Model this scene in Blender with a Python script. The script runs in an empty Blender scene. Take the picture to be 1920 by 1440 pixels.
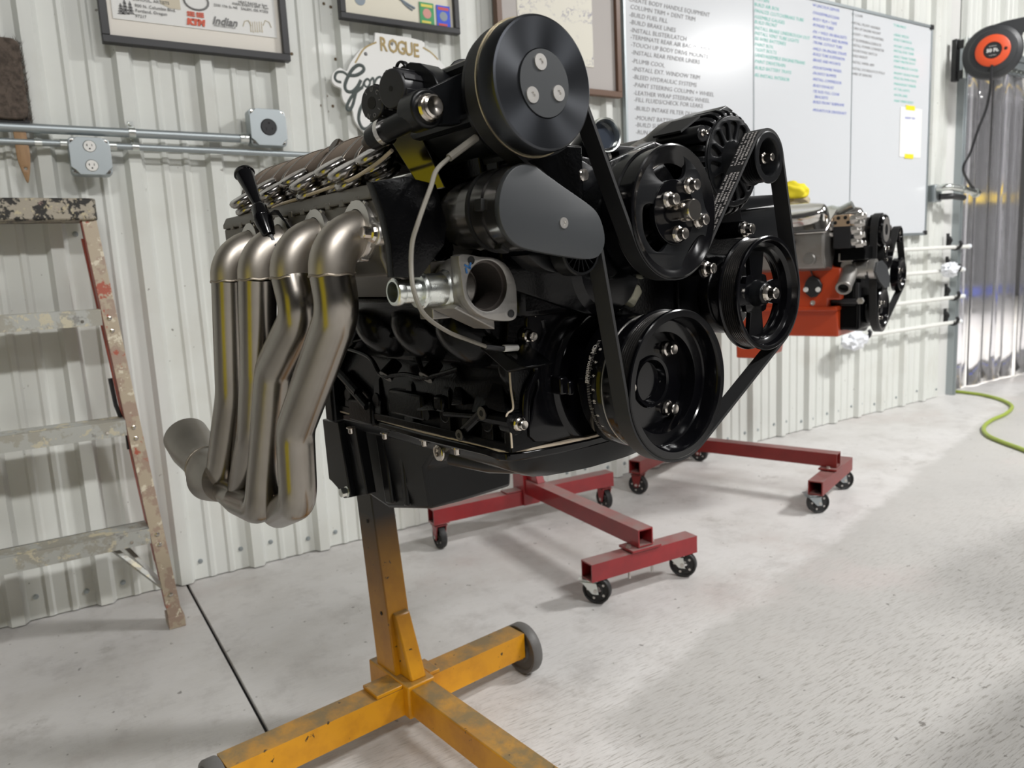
import bpy, bmesh, math, random
from mathutils import Vector, Matrix
from math import sin, cos, pi, radians, atan2, sqrt
random.seed(7)
S = bpy.context.scene
COL = S.collection
# ------------------------------------------------------------------ camera, world, lights, exposure
FPX = 1400.0
_h, _p, _r = radians(57.65), radians(8.76), radians(2.91)
_F0 = Vector((cos(_h), sin(_h), 0)); _R0 = Vector((sin(_h), -cos(_h), 0)); _Z = Vector((0, 0, 1))
FW = _F0*cos(_p) - _Z*sin(_p); _U = _Z*cos(_p) + _F0*sin(_p)
XI = _R0*cos(_r) - _U*sin(_r); YI = _U*cos(_r) + _R0*sin(_r)
CAM = Vector((0, 0, 1.0))
cd = bpy.data.cameras.new('camera'); cam = bpy.data.objects.new('camera', cd); COL.objects.link(cam)
cam.matrix_world = Matrix(((XI.x, YI.x, -FW.x, CAM.x), (XI.y, YI.y, -FW.y, CAM.y), (XI.z, YI.z, -FW.z, CAM.z), (0, 0, 0, 1)))
cd.sensor_width = 36; cd.lens = FPX/1920*36; cd.clip_start = .02; cd.clip_end = 60
cd.dof.use_dof = True; cd.dof.focus_distance = 1.0; cd.dof.aperture_fstop = 7.5
S.camera = cam
S.view_settings.view_transform = 'Standard'; S.view_settings.look = 'None'
S.view_settings.gamma = 1; S.view_settings.use_curve_mapping = False
S.view_settings.exposure = EXPO = 0.0
w = bpy.data.worlds.new('world'); S.world = w; w.use_nodes = True
w.node_tree.nodes['Background'].inputs[0].default_value = (.8, .85, .9, 1)
w.node_tree.nodes['Background'].inputs[1].default_value = .12
CEIL = 4.5
LIGHTS = [(5.0, -.5, 270), (1.7, -2.3, 150), (-.8, -2.2, 125), (9.3, -3.1, 160), (4.3, -5.2, 60)]
WHERE = ('over the bay in front of the whiteboards', 'straight behind the camera', 'at the far left behind the camera', 'at the far right behind the camera', 'deepest in the shop behind the camera')
for (lx, ly, e), wh_ in zip(LIGHTS, WHERE):
    ld = bpy.data.lights.new('high_bay_light', 'AREA'); ld.shape = 'RECTANGLE'; ld.size = 1.15; ld.size_y = .42; ld.energy = e
    ld.color = (1.0, .992, .98)
    lo = bpy.data.objects.new('high_bay_light', ld); COL.objects.link(lo); lo.location = (lx, ly, CEIL-.36)
    lo['label'] = 'glowing panel of the ceiling light '+wh_; lo['category'] = 'light'
# light of the neighbouring room behind the strip curtain
for lx, ly, e in ((6.5, 4.0, 300), (10, 4.2, 260)):
    ld = bpy.data.lights.new('back_room_light', 'AREA'); ld.shape = 'RECTANGLE'; ld.size = 1.5; ld.size_y = .6; ld.energy = e
    ld.color = (1, .97, .93)
    lo = bpy.data.objects.new('back_room_light', ld); COL.objects.link(lo); lo.location = (lx, ly, 4.2)

# ------------------------------------------------------------------ helpers
def ray(px, py):
    return FW + XI*((px-960)/FPX) - YI*((py-720)/FPX)
def on_wall(px, py, Y):
    d = ray(px, py); return CAM + d*((Y-CAM.y)/d.y)
def on_floor(px, py, z=0.0):
    d = ray(px, py); return CAM + d*((z-CAM.z)/d.z)
class Frame:
    """a place with its own axes: a = forward, r = right-hand side seen from its front, u = up"""
    def __init__(s, o, yaw):
        s.o = Vector(o); s.yaw = yaw; t = radians(yaw)
        s.A = Vector((cos(t), sin(t), 0)); s.R = Vector((-s.A.y, s.A.x, 0)); s.U = Vector((0, 0, 1))
    def L(s, px, py, a=None, r=None, u=None):
        n, k = (s.A, a) if a is not None else (s.R, r) if r is not None else (s.U, u)
        d = ray(px, py); q = s.o + n*k
        P = CAM + d*((q-CAM).dot(n)/d.dot(n)) - s.o
        return Vector((P.dot(s.A), P.dot(s.R), P.z))
    def Lp(s, px, py, p0, n):   # pixel ray on any plane given in local axes
        w = s.A*n[0]+s.R*n[1]+s.U*n[2]; q = s.o+s.A*p0[0]+s.R*p0[1]+s.U*p0[2]; d = ray(px, py)
        P = CAM+d*((q-CAM).dot(w)/d.dot(w))-s.o
        return Vector((P.dot(s.A), P.dot(s.R), P.z))
    def empty(s, name):
        e = bpy.data.objects.new(name, None); COL.objects.link(e); e.location = s.o; e.rotation_euler = (0, 0, radians(s.yaw)); e.empty_display_size = .1
        return e
def tag(o, label=None, cat=None, group=None, kind=None):
    if label: o['label'] = label
    if cat: o['category'] = cat
    if group: o['group'] = group
    if kind: o['kind'] = kind
    return o
def empty(name, loc, rz=0, label=None, cat=None, group=None, rot=None):
    e = bpy.data.objects.new(name, None); COL.objects.link(e); e.location = loc; e.rotation_euler = rot or (0, 0, rz); e.empty_display_size = .1
    return tag(e, label, cat, group)
def V(*a): return Vector(a)
def basis(ax):
    ax = Vector(ax).normalized(); t = V(0, 0, 1) if abs(ax.z) < .9 else V(0, 1, 0)
    x = t.cross(ax).normalized(); y = ax.cross(x).normalized(); return x, y, ax
class MB:
    def __init__(s): s.v = []; s.f = []; s.m = []; s.cur = 0
    def add(s, vs, fs):
        o = len(s.v); s.v += [tuple(v) for v in vs]; s.f += [tuple(i+o for i in f) for f in fs]; s.m += [s.cur]*len(fs); return s
    def box(s, c, d, rot=None):
        c = Vector(c); vs = []
        for x in (-.5, .5):
            for y in (-.5, .5):
                for z in (-.5, .5):
                    p = V(x*d[0], y*d[1], z*d[2]); p = rot @ p if rot else p; vs.append(c+p)
        return s.add(vs, [(0, 1, 3, 2), (4, 6, 7, 5), (0, 4, 5, 1), (2, 3, 7, 6), (0, 2, 6, 4), (1, 5, 7, 3)])
    def bb(s, a0, a1, b0, b1, c0, c1):
        return s.box(((a0+a1)/2, (b0+b1)/2, (c0+c1)/2), (abs(a1-a0), abs(b1-b0), abs(c1-c0)))
    def hexa(s, P):  # 8 points: bottom quad then top quad
        return s.add(P, [(3, 2, 1, 0), (4, 5, 6, 7), (0, 1, 5, 4), (1, 2, 6, 5), (2, 3, 7, 6), (3, 0, 4, 7)])
    def lathe(s, prof, o, ax, seg=48, a0=0, a1=2*pi):
        o = Vector(o); x, y, z = basis(ax); full = abs(a1-a0-2*pi) < 1e-6; n = seg if full else seg+1
        vs = []; rows = []
        for (t, r) in prof:
            if r < 1e-6: rows.append([len(vs)]*n); vs.append(o+z*t)
            else:
                rows.append(list(range(len(vs), len(vs)+n)))
                for k in range(n):
                    q = a0+(a1-a0)*k/seg; vs.append(o+z*t+x*(r*cos(q))+y*(r*sin(q)))
        fs = []
        for i in range(len(prof)-1):
            A, B = rows[i], rows[i+1]
            for k in range(seg):
                k2 = (k+1) % n
                f = [A[k], A[k2], B[k2], B[k]]; g = []
                for j in f:
                    if j not in g: g.append(j)
                if len(g) > 2: fs.append(g)
        return s.add(vs, fs)
    def cyl(s, p0, p1, r0, r1=None, seg=24, ch=0):
        p0 = Vector(p0); p1 = Vector(p1); d = (p1-p0).length; r1 = r0 if r1 is None else r1
        pr = [(0, 0), (0, r0), (d, r1), (d, 0)] if not ch else [(0, 0), (0, r0-ch), (ch, r0), (d-ch, r1), (d, r1-ch), (d, 0)]
        return s.lathe(pr, p0, p1-p0, seg)
    def tube(s, pts, r, seg=12, caps=True, closed=False):
        pts = [Vector(p) for p in pts]; n = len(pts); rr = r if isinstance(r, (list, tuple)) else [r]*n
        tang = []
        for i in range(n):
            a = pts[(i-1) % n] if (i > 0 or closed) else pts[i]; b = pts[(i+1) % n] if (i < n-1 or closed) else pts[i]
            tang.append((b-a).normalized())
        x, y, _ = basis(tang[0]); vs = []
        for i in range(n):
            t = tang[i]; x = (x - t*x.dot(t)).normalized(); y = t.cross(x)
            for k in range(seg):
                q = 2*pi*k/seg; vs.append(pts[i]+x*(rr[i]*cos(q))+y*(rr[i]*sin(q)))
        fs = []; m = n if closed else n-1
        for i in range(m):
            for k in range(seg):
                j = (i+1) % n
                fs.append((i*seg+k, i*seg+(k+1) % seg, j*seg+(k+1) % seg, j*seg+k))
        if caps and not closed:
            fs.append(tuple(range(seg))[::-1]); fs.append(tuple((n-1)*seg+k for k in range(seg)))
        return s.add(vs, fs)
    def ribbon(s, pts, w, h, up=(0, 0, 1)):  # flat strip with thickness following pts; w across, h along up
        pts = [Vector(p) for p in pts]; up = Vector(up); vs = []; n = len(pts)
        for i in range(n):
            t = (pts[min(i+1, n-1)]-pts[max(i-1, 0)]).normalized(); sd = t.cross(up).normalized()
            for a, b in ((-1, -1), (1, -1), (1, 1), (-1, 1)): vs.append(pts[i]+sd*(a*w/2)+up*(b*h/2))
        fs = [(0, 1, 2, 3)[::-1], tuple(4*(n-1)+k for k in range(4))]
        for i in range(n-1):
            for k in range(4): fs.append((4*i+k, 4*i+(k+1) % 4, 4*i+4+(k+1) % 4, 4*i+4+k))
        return s.add(vs, fs)
    def prism(s, pts, a0, a1, ax='x'):  # polygon of 2-D points in the plane across ax
        def P(p, t): return (t, p[0], p[1]) if ax == 'x' else (p[0], t, p[1]) if ax == 'y' else (p[0], p[1], t)
        n = len(pts); vs = [P(p, a0) for p in pts]+[P(p, a1) for p in pts]
        fs = [tuple(range(n))[::-1], tuple(range(n, 2*n))]+[(i, (i+1) % n, n+(i+1) % n, n+i) for i in range(n)]
        return s.add(vs, fs)
    def loft(s, rings, caps=True):
        n = len(rings[0]); vs = [p for r in rings for p in r]; fs = []
        for i in range(len(rings)-1):
            for k in range(n): fs.append((i*n+k, i*n+(k+1) % n, (i+1)*n+(k+1) % n, (i+1)*n+k))
        if caps: fs += [tuple(range(n))[::-1], tuple((len(rings)-1)*n+k for k in range(n))]
        return s.add(vs, fs)
    def plate(s, outer, holes, a0, a1, bev=.0008, mp=None):
        """flat part with holes; 2-D points (r,u), between a0 and a1 along a"""
        c = bpy.data.curves.new('tmp', 'CURVE'); c.dimensions = '2D'; c.fill_mode = 'BOTH'
        th = abs(a1-a0)/2; c.extrude = max(th-bev, 0); c.bevel_depth = bev; c.bevel_resolution = 1; c.offset = -bev
        for poly in [outer]+list(holes):
            sp = c.splines.new('POLY'); sp.points.add(len(poly)-1); sp.use_cyclic_u = True
            for i, p in enumerate(poly): sp.points[i].co = (p[0], p[1], 0, 1)
        o = bpy.data.objects.new('tmp', c); me = bpy.data.meshes.new_from_object(o); mid = (a0+a1)/2
        mp = mp or (lambda v: (v[2]+mid, v[0], v[1]))
        s.add([mp(v.co) for v in me.vertices], [tuple(p.vertices) for p in me.polygons])
        bpy.data.objects.remove(o); bpy.data.curves.remove(c); bpy.data.meshes.remove(me); return s
    def text(s, body, mp, size=.02, ext=.0004, align='LEFT', shear=0, sx=1, bold=0):
        c = bpy.data.curves.new('tmp', 'FONT'); c.body = body; c.size = size; c.extrude = ext; c.align_x = align; c.shear = shear; c.offset = bold; c.resolution_u = 2
        o = bpy.data.objects.new('tmp', c); me = bpy.data.meshes.new_from_object(o)
        s.add([mp(V(v.co.x*sx, v.co.y, v.co.z)) for v in me.vertices], [tuple(p.vertices) for p in me.polygons])
        bpy.data.objects.remove(o); bpy.data.curves.remove(c); bpy.data.meshes.remove(me); return s
    def mesh(s, name, mats, smooth=32):
        me = bpy.data.meshes.new(name); me.from_pydata([tuple(v) for v in s.v], [], s.f)
        for m in (mats if isinstance(mats, (list, tuple)) else [mats]): me.materials.append(m)
        me.polygons.foreach_set('material_index', s.m)
        bm = bmesh.new(); bm.from_mesh(me); bmesh.ops.remove_doubles(bm, verts=bm.verts, dist=2e-6); bmesh.ops.recalc_face_normals(bm, faces=bm.faces); bm.to_mesh(me); bm.free()
        if smooth:
            me.polygons.foreach_set('use_smooth', [True]*len(me.polygons)); me.set_sharp_from_angle(angle=radians(smooth))
        me.update(); return me
def flat(p):   # at most thing > part > sub-part
    while p is not None and p.parent is not None and p.parent.parent is not None: p = p.parent
    return p
def obj(name, mb, mats, parent=None, smooth=32, bevel=0, label=None, cat=None, group=None, kind=None, loc=None, rot=None):
    me = mb if isinstance(mb, bpy.types.Mesh) else mb.mesh(name, mats, smooth)
    o = bpy.data.objects.new(name, me); COL.objects.link(o)
    if parent: o.parent = flat(parent)
    if loc is not None: o.location = loc
    if rot is not None: o.rotation_euler = rot
    if bevel:
        b = o.modifiers.new('bevel', 'BEVEL'); b.width = bevel; b.segments = 2; b.limit_method = 'ANGLE'; b.angle_limit = radians(35); b.harden_normals = False
    return tag(o, label, cat, group, kind)
def put(me, name, parent, loc, axis=None, scale=1, label=None, roll=0):
    o = bpy.data.objects.new(name, me); COL.objects.link(o); o.parent = flat(parent); o.location = loc
    if axis is not None: o.rotation_mode = 'QUATERNION'; o.rotation_quaternion = Vector((1, 0, 0)).rotation_difference(Vector(axis).normalized())
    o.scale = (scale,)*3 if not isinstance(scale, (tuple, list)) else scale
    return tag(o, label)
def copy_tree(o, parent=None):
    c = o.copy(); COL.objects.link(c); c.parent = parent
    for ch in list(o.children): copy_tree(ch, c)
    return c
def spl(pts, k=6, closed=False):  # Catmull-Rom
    pts = [Vector(p) for p in pts]; n = len(pts); out = []
    rng = range(n) if closed else range(n-1)
    for i in rng:
        p0 = pts[(i-1) % n] if (closed or i > 0) else pts[i]; p1 = pts[i]; p2 = pts[(i+1) % n]; p3 = pts[(i+2) % n] if (closed or i+2 < n) else pts[(i+1) % n]
        for j in range(k):
            t = j/k; out.append(.5*((2*p1)+(p2-p0)*t+(2*p0-5*p1+4*p2-p3)*t*t+(3*p1-p0-3*p2+p3)*t**3))
    if not closed: out.append(pts[-1])
    return out
def circ(c, R, n=24, a0=0, a1=2*pi):
    return [(c[0]+R*cos(a0+(a1-a0)*i/n), c[1]+R*sin(a0+(a1-a0)*i/n)) for i in range(n)]
def fillet(path, R, k=8):  # round the corners of a 3-D polyline
    path = [Vector(p) for p in path]; out = [path[0]]
    for i in range(1, len(path)-1):
        p, q, s_ = path[i-1], path[i], path[i+1]; d1 = (p-q); d2 = (s_-q); r_ = R[i-1] if isinstance(R, (list, tuple)) else R
        ang = d1.angle(d2); t = min(r_/math.tan(ang/2), d1.length*.48, d2.length*.48)
        a = q+d1.normalized()*t; b = q+d2.normalized()*t
        for j in range(k+1):
            u = j/k; out.append(a*(1-u)**2+q*2*u*(1-u)+b*u*u)
    out.append(path[-1]); return out
def rrect(x0, x1, y0, y1, r, k=4):
    o = []
    for cx, cy, a in ((x1-r, y1-r, 0), (x0+r, y1-r, pi/2), (x0+r, y0+r, pi), (x1-r, y0+r, 1.5*pi)):
        for i in range(k+1): t = a+pi/2*i/k; o.append((cx+r*cos(t), cy+r*sin(t)))
    return o

# ------------------------------------------------------------------ materials
def nodes(name):
    m = bpy.data.materials.new(name); m.use_nodes = True; nt = m.node_tree; return m, nt, nt.nodes['Principled BSDF']
def rgb(h):  # sRGB hex -> linear
    c = [int(h[i:i+2], 16)/255 for i in (0, 2, 4)]
    return tuple(x/12.92 if x <= .04045 else ((x+.055)/1.055)**2.4 for x in c)+(1,)
def N(nt, t, **k):
    n = nt.nodes.new(t)
    for a, b in k.items():
        if a in n.inputs.keys(): n.inputs[a].default_value = b
        else: setattr(n, a, b)
    return n
def noise(nt, scale, detail=4, rough=.6, vec=None, stretch=None, rot=None):
    tc = N(nt, 'ShaderNodeTexCoord'); src = tc.outputs['Object']
    if stretch or rot:
        mp = N(nt, 'ShaderNodeMapping'); nt.links.new(src, mp.inputs[0]); src = mp.outputs[0]
        if stretch: mp.inputs['Scale'].default_value = stretch
        if rot: mp.inputs['Rotation'].default_value = rot
    n = N(nt, 'ShaderNodeTexNoise', Scale=scale, Detail=detail, Roughness=rough); nt.links.new(src, n.inputs['Vector']); return n
def ramp(nt, src, p0, p1, c0=(0, 0, 0, 1), c1=(1, 1, 1, 1)):
    r = N(nt, 'ShaderNodeValToRGB'); r.color_ramp.elements[0].position = p0; r.color_ramp.elements[1].position = p1
    r.color_ramp.elements[0].color = c0; r.color_ramp.elements[1].color = c1; nt.links.new(src, r.inputs[0]); return r.outputs[0]
def mix(nt, fac, a, b, mode='MIX'):
    m = N(nt, 'ShaderNodeMix', data_type='RGBA', blend_type=mode)
    for i, x in ((0, fac), (6, a), (7, b)):
        if hasattr(x, 'links') or isinstance(x, bpy.types.NodeSocket): nt.links.new(x, m.inputs[i])
        else: m.inputs[i].default_value = x
    return m.outputs[2]
def mat(name, col, rough=.5, metal=0, coat=0, bump=None, var=None, rvar=None, aniso=0, spec=None, dust=None, alpha=None):
    m, nt, b = nodes(name)
    c = rgb(col) if isinstance(col, str) else tuple(col)+(1,)*(4-len(col))
    b.inputs['Base Color'].default_value = c; b.inputs['Roughness'].default_value = rough; b.inputs['Metallic'].default_value = metal
    b.inputs['Coat Weight'].default_value = coat; b.inputs['Coat Roughness'].default_value = .06
    if aniso:
        b.inputs['Anisotropic'].default_value = aniso; tg = N(nt, 'ShaderNodeTangent', direction_type='RADIAL', axis='X'); nt.links.new(tg.outputs[0], b.inputs['Tangent'])
    if spec is not None: b.inputs['Specular IOR Level'].default_value = spec
    out = None
    if var:
        n = noise(nt, var[0], stretch=var[3] if len(var) > 3 else None); f = ramp(nt, n.outputs[0], .42, .62)
        if len(var) > 2: f = mix(nt, var[2], (0, 0, 0, 1), f)
        c2 = rgb(var[1]) if isinstance(var[1], str) else var[1]
        out = mix(nt, f, c, c2); nt.links.new(out, b.inputs['Base Color'])
    if dust:  # dust lying on upward faces
        g = N(nt, 'ShaderNodeNewGeometry'); sx = N(nt, 'ShaderNodeSeparateXYZ'); nt.links.new(g.outputs['Normal'], sx.inputs[0])
        up = ramp(nt, sx.outputs[2], .6, .95); nn = noise(nt, 14); up2 = mix(nt, 1, up, ramp(nt, nn.outputs[0], .3, .6, (.45, .45, .45, 1)), 'MULTIPLY')
        f = mix(nt, dust[1], (0, 0, 0, 1), up2)
        o2 = mix(nt, f, out if out else c, rgb(dust[0])); nt.links.new(o2, b.inputs['Base Color'])
        rr = N(nt, 'ShaderNodeMapRange'); nt.links.new(f, rr.inputs[0]); rr.inputs[3].default_value = rough; rr.inputs[4].default_value = .85; nt.links.new(rr.outputs[0], b.inputs['Roughness'])
    if rvar:
        n = noise(nt, rvar[0]); mr = N(nt, 'ShaderNodeMapRange'); nt.links.new(n.outputs[0], mr.inputs[0]); mr.inputs[3].default_value = rough; mr.inputs[4].default_value = rvar[1]; nt.links.new(mr.outputs[0], b.inputs['Roughness'])
    if bump:
        n = noise(nt, bump[0], stretch=bump[2] if len(bump) > 2 else None); bp = N(nt, 'ShaderNodeBump', Strength=bump[1], Distance=.001 if len(bump) < 4 else bump[3])
        nt.links.new(n.outputs[0], bp.inputs['Height']); nt.links.new(bp.outputs[0], b.inputs['Normal'])
    return m
M = dict(
 gloss=mat('gloss_black_paint', (.0025, .0025, .0032), .14, coat=.06, spec=.3),
 satin=mat('satin_black_anodised', (.006, .0064, .0073), .3, spec=.28),
 plate=mat('matt_grey_black_plate', (.032, .035, .038), .42, bump=(60, .05)),
 cast=mat('black_painted_casting', (.0016, .0017, .002), .2, coat=.02, spec=.17, bump=(260, .5, None, .0006)),
 rubber=mat('belt_rubber', (.012, .012, .0125), .55, bump=(180, .3, None, .0004)),
 brush=mat('turned_black_aluminium', (.06, .064, .072), .3, metal=.9, aniso=.85), barrel=mat('polished_black_barrel', (.14, .135, .13), .2, metal=.9),
 black=mat('plain_black', (.008, .008, .009), .55),
 cap=mat('moulded_black_plastic', (.018, .018, .02), .4, bump=(300, .1)),
 chrome=mat('polished_chrome', (.78, .76, .73), .1, metal=1),
 steel=mat('bright_bolt_steel', (.62, .58, .53), .2, metal=1),
 zinc=mat('zinc_plated_tube', (.74, .77, .74), .22, metal=1, rvar=(40, .35)),
 galv=mat('galvanised_steel', (.42, .46, .475), .42, metal=.85, rvar=(25, .5)),
 stain=mat('stainless_header_pipe', (.29, .268, .24), .29, metal=1, rvar=(9, .40), var=(6, (.21, .19, .168, 1), .6), bump=(120, .06, (1, 1, .1))),
 pipe=mat('brushed_stainless_tube', (.31, .287, .255), .2, metal=1, rvar=(7, .3), var=(5, (.22, .20, .175, 1), .6), bump=(120, .06, (1, 1, .1))),
 elbow=mat('matt_cast_elbow', (.46, .42, .37), .36, metal=1, rvar=(12, .46)),
 weld=mat('weld_bead', (.33, .29, .24), .45, metal=1, bump=(150, .8)),
 alu=mat('cast_aluminium', (.30, .29, .275), .42, metal=.8, bump=(240, .5, None, .0006), var=(18, (.24, .22, .2, 1), .5)),
 alum=mat('machined_aluminium', (.60, .58, .55), .3, metal=.9, rvar=(60, .4)),
 head=mat('dark_machined_head', (.16, .15, .135), .42, metal=.75, bump=(90, .12)),
 bronze=mat('bronze_grey_hard_anodised', (.06, .046, .034), .34, metal=.75), redge=mat('rocker_edge_metal', (.36, .31, .26), .3, metal=.8), bore=mat('dark_housing_bore', (.12, .105, .095), .4, metal=.6, bump=(150, .5)),
 seal=mat('cream_gasket', (.52, .44, .34), .6),
 cream=mat('cream_resin', (.50, .48, .36), .45),
 wirem=mat('grey_wire_sleeve', (.23, .215, .185), .5),
 dark=mat('recess_black', (.003, .003, .003), .7),
 white=mat('white_plastic', (.78, .77, .74), .4),
 wood=mat('varnished_wood', (.33, .2, .10), .45, var=(12, (.22, .12, .055, 1), .6, (8, 8, 1))),
 orange=mat('orange_engine_enamel', (.50, .055, .012), .3, coat=.3, bump=(160, .15)),
 red=mat('red_stand_paint', (.30, .018, .022), .32, coat=.3, var=(14, (.20, .012, .016, 1), .5), dust=('8a7d78', .75)),
 redk=mat('dark_red_stand_paint', (.20, .016, .014), .36, var=(12, (.13, .012, .01, 1), .5), dust=('8a7d78', .55)),
 tyre=mat('black_caster_wheel', (.02, .02, .02), .45, rvar=(30, .7)),
 tyreg=mat('grey_worn_tread', (.12, .115, .11), .5),
 bristle=mat('brown_bristle', (.11, .085, .068), .9, var=(60, (.05, .038, .03, 1), .8)),
 hose=mat('green_air_hose', (.32, .40, .06), .45),
 yel=mat('yellow_cloth', (.80, .66, .02), .8, bump=(60, .4)),
 beige=mat('beige_clutter', (.45, .38, .25), .7, bump=(50, .6)),
 ink=mat('black_marker', (.15, .145, .15), .6), teal=mat('teal_marker', (.12, .50, .42), .6), blue=mat('blue_marker', (.09, .13, .50), .6),
 frameb=mat('black_frame', (.02, .02, .022), .4), framew=mat('walnut_frame', (.13, .065, .035), .4),
 gold=mat('gold_print', (.40, .29, .11), .4), script=mat('dark_green_print', (.045, .06, .055), .5),
 signw=mat('white_sign_board', (.82, .82, .80), .35),
 matb=mat('warm_white_mat', (.80, .76, .69), .6), paper=mat('white_print_paper', (.80, .80, .78), .6), cream2=mat('cream_paper', (.76, .72, .60), .6), greymat=mat('grey_mat_board', (.46, .43, .41), .7),
 ored=mat('orange_red_print', (.66, .10, .045), .5), greyp=mat('grey_print', (.2, .2, .2), .6), tan=mat('light_tan_print', (.62, .56, .44), .6),
 cgreen=mat('green_card', (.05, .33, .12), .35), cblue=mat('blue_card', (.04, .10, .70), .3), cred=mat('red_card_print', (.6, .06, .06), .4), cyel=mat('yellow_card_print', (.75, .65, .1), .4), cgrey=mat('grey_card_print', (.25, .3, .35), .4), cpink=mat('pink_card_print', (.65, .3, .25), .4),
 tape=mat('yellow_tape', (.85, .70, .03), .5), post=mat('unused', (.1, .1, .1), .5),
 reelb=mat('reel_black_plastic', (.035, .037, .04), .45), reelo=mat('reel_orange_ring', (.80, .10, .03), .4),
 poly=mat('clear_crumpled_film', (.82, .84, .88), .25), rod=mat('white_rod', (.78, .78, .74), .4),
 racky=mat('rack_beam_yellow', (.75, .52, .05), .5), rackb=mat('rack_blue', (.03, .06, .4), .5), rackg=mat('rack_grey', (.3, .3, .33), .5), box=mat('grey_white_boxes', (.55, .55, .55), .7), darkg=mat('dark_shelf', (.08, .08, .1), .6),
 wallp=mat('painted_room_wall', (.66, .66, .64), .6), wallg=mat('grey_room_wall', (.13, .13, .135), .7), ceil=mat('ceiling_liner', (.22, .22, .225), .85),
 lens=mat('dark_coolant_glass', (.05, .06, .08), .1, coat=1))
def mk_wall():
    m, nt, b = nodes('white_steel_siding'); c = rgb('d9dbd6')
    n = noise(nt, 3, 5); f = ramp(nt, n.outputs[0], .5, .75); o = mix(nt, f, c, rgb('cfcfc8'))
    n2 = noise(nt, 45, 3, .5); f2 = ramp(nt, n2.outputs[0], .735, .76); o = mix(nt, f2, o, rgb('8d8a84'))
    nt.links.new(o, b.inputs['Base Color']); b.inputs['Roughness'].default_value = .38; b.inputs['Coat Weight'].default_value = .1; return m
def mk_floor():
    m, nt, b = nodes('painted_broomed_concrete')
    tc = N(nt, 'ShaderNodeTexCoord'); sp = N(nt, 'ShaderNodeSeparateXYZ'); nt.links.new(tc.outputs['Object'], sp.inputs[0])
    base = rgb('d2d0ce'); n1 = noise(nt, 2.2, 6); o = mix(nt, ramp(nt, n1.outputs[0], .42, .68), base, rgb('c2bfbb')); n0 = noise(nt, 7, 9, .75); o = mix(nt, mix(nt, .55, (0, 0, 0, 1), ramp(nt, n0.outputs[0], .5, .68)), o, rgb('aaa6a3'))
    # darker grey area to the right: noisy border running along the room
    def math_(op, a, bb=0.0):
        k = N(nt, 'ShaderNodeMath', operation=op)
        for i, x in enumerate((a, bb)):
            if isinstance(x, bpy.types.NodeSocket): nt.links.new(x, k.inputs[i])
            else: k.inputs[i].default_value = x
        return k.outputs[0]
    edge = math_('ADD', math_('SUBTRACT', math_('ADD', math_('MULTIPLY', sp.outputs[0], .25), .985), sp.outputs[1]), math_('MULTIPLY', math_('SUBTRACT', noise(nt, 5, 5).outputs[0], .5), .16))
    grey_zone = math_('MULTIPLY', ramp(nt, edge, 0.0, .045), ramp(nt, sp.outputs[0], .9, 1.15))
    o = mix(nt, math_('MULTIPLY', grey_zone, .7), o, mix(nt, ramp(nt, n1.outputs[0], .35, .65), rgb('a9a7a3'), rgb('bab8b4')))
    # broom marks, stronger away from the wall
    br = noise(nt, 15, 6, .7, stretch=(1.3, 17, 1), rot=(0, 0, radians(74))); brf = ramp(nt, br.outputs[0], .52, .62)
    near = ramp(nt, sp.outputs[1], 0.0, 1.0); nr = N(nt, 'ShaderNodeMapRange'); nt.links.new(sp.outputs[1], nr.inputs[0]); nr.inputs[1].default_value = 1.75; nr.inputs[2].default_value = .9; nr.inputs[3].default_value = .1; nr.inputs[4].default_value = 1.0
    o = mix(nt, math_('MULTIPLY', brf, nr.outputs[0]), o, rgb('8f8b85'))
    # scuffs and specks
    s1 = noise(nt, 34, 3, .5); o = mix(nt, math_('MULTIPLY', ramp(nt, s1.outputs[0], .70, .73), .7), o, rgb('5f5a55'))
    s2 = noise(nt, 3.4, 8, .75); o = mix(nt, math_('MULTIPLY', ramp(nt, s2.outputs[0], .6, .72), .6), o, rgb('8f8a84'))
    s3 = noise(nt, 1.1, 7, .7); o = mix(nt, math_('MULTIPLY', ramp(nt, s3.outputs[0], .55, .72), .5), o, rgb('c6b8b6'))
    nt.links.new(o, b.inputs['Base Color']); b.inputs['Roughness'].default_value = .42
    rr = N(nt, 'ShaderNodeMapRange'); nt.links.new(n1.outputs[0], rr.inputs[0]); rr.inputs[3].default_value = .3; rr.inputs[4].default_value = .6; nt.links.new(rr.outputs[0], b.inputs['Roughness'])
    bp = N(nt, 'ShaderNodeBump', Strength=.6, Distance=.002); nt.links.new(br.outputs[0], bp.inputs['Height']); nt.links.new(bp.outputs[0], b.inputs['Normal'])
    return m
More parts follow.
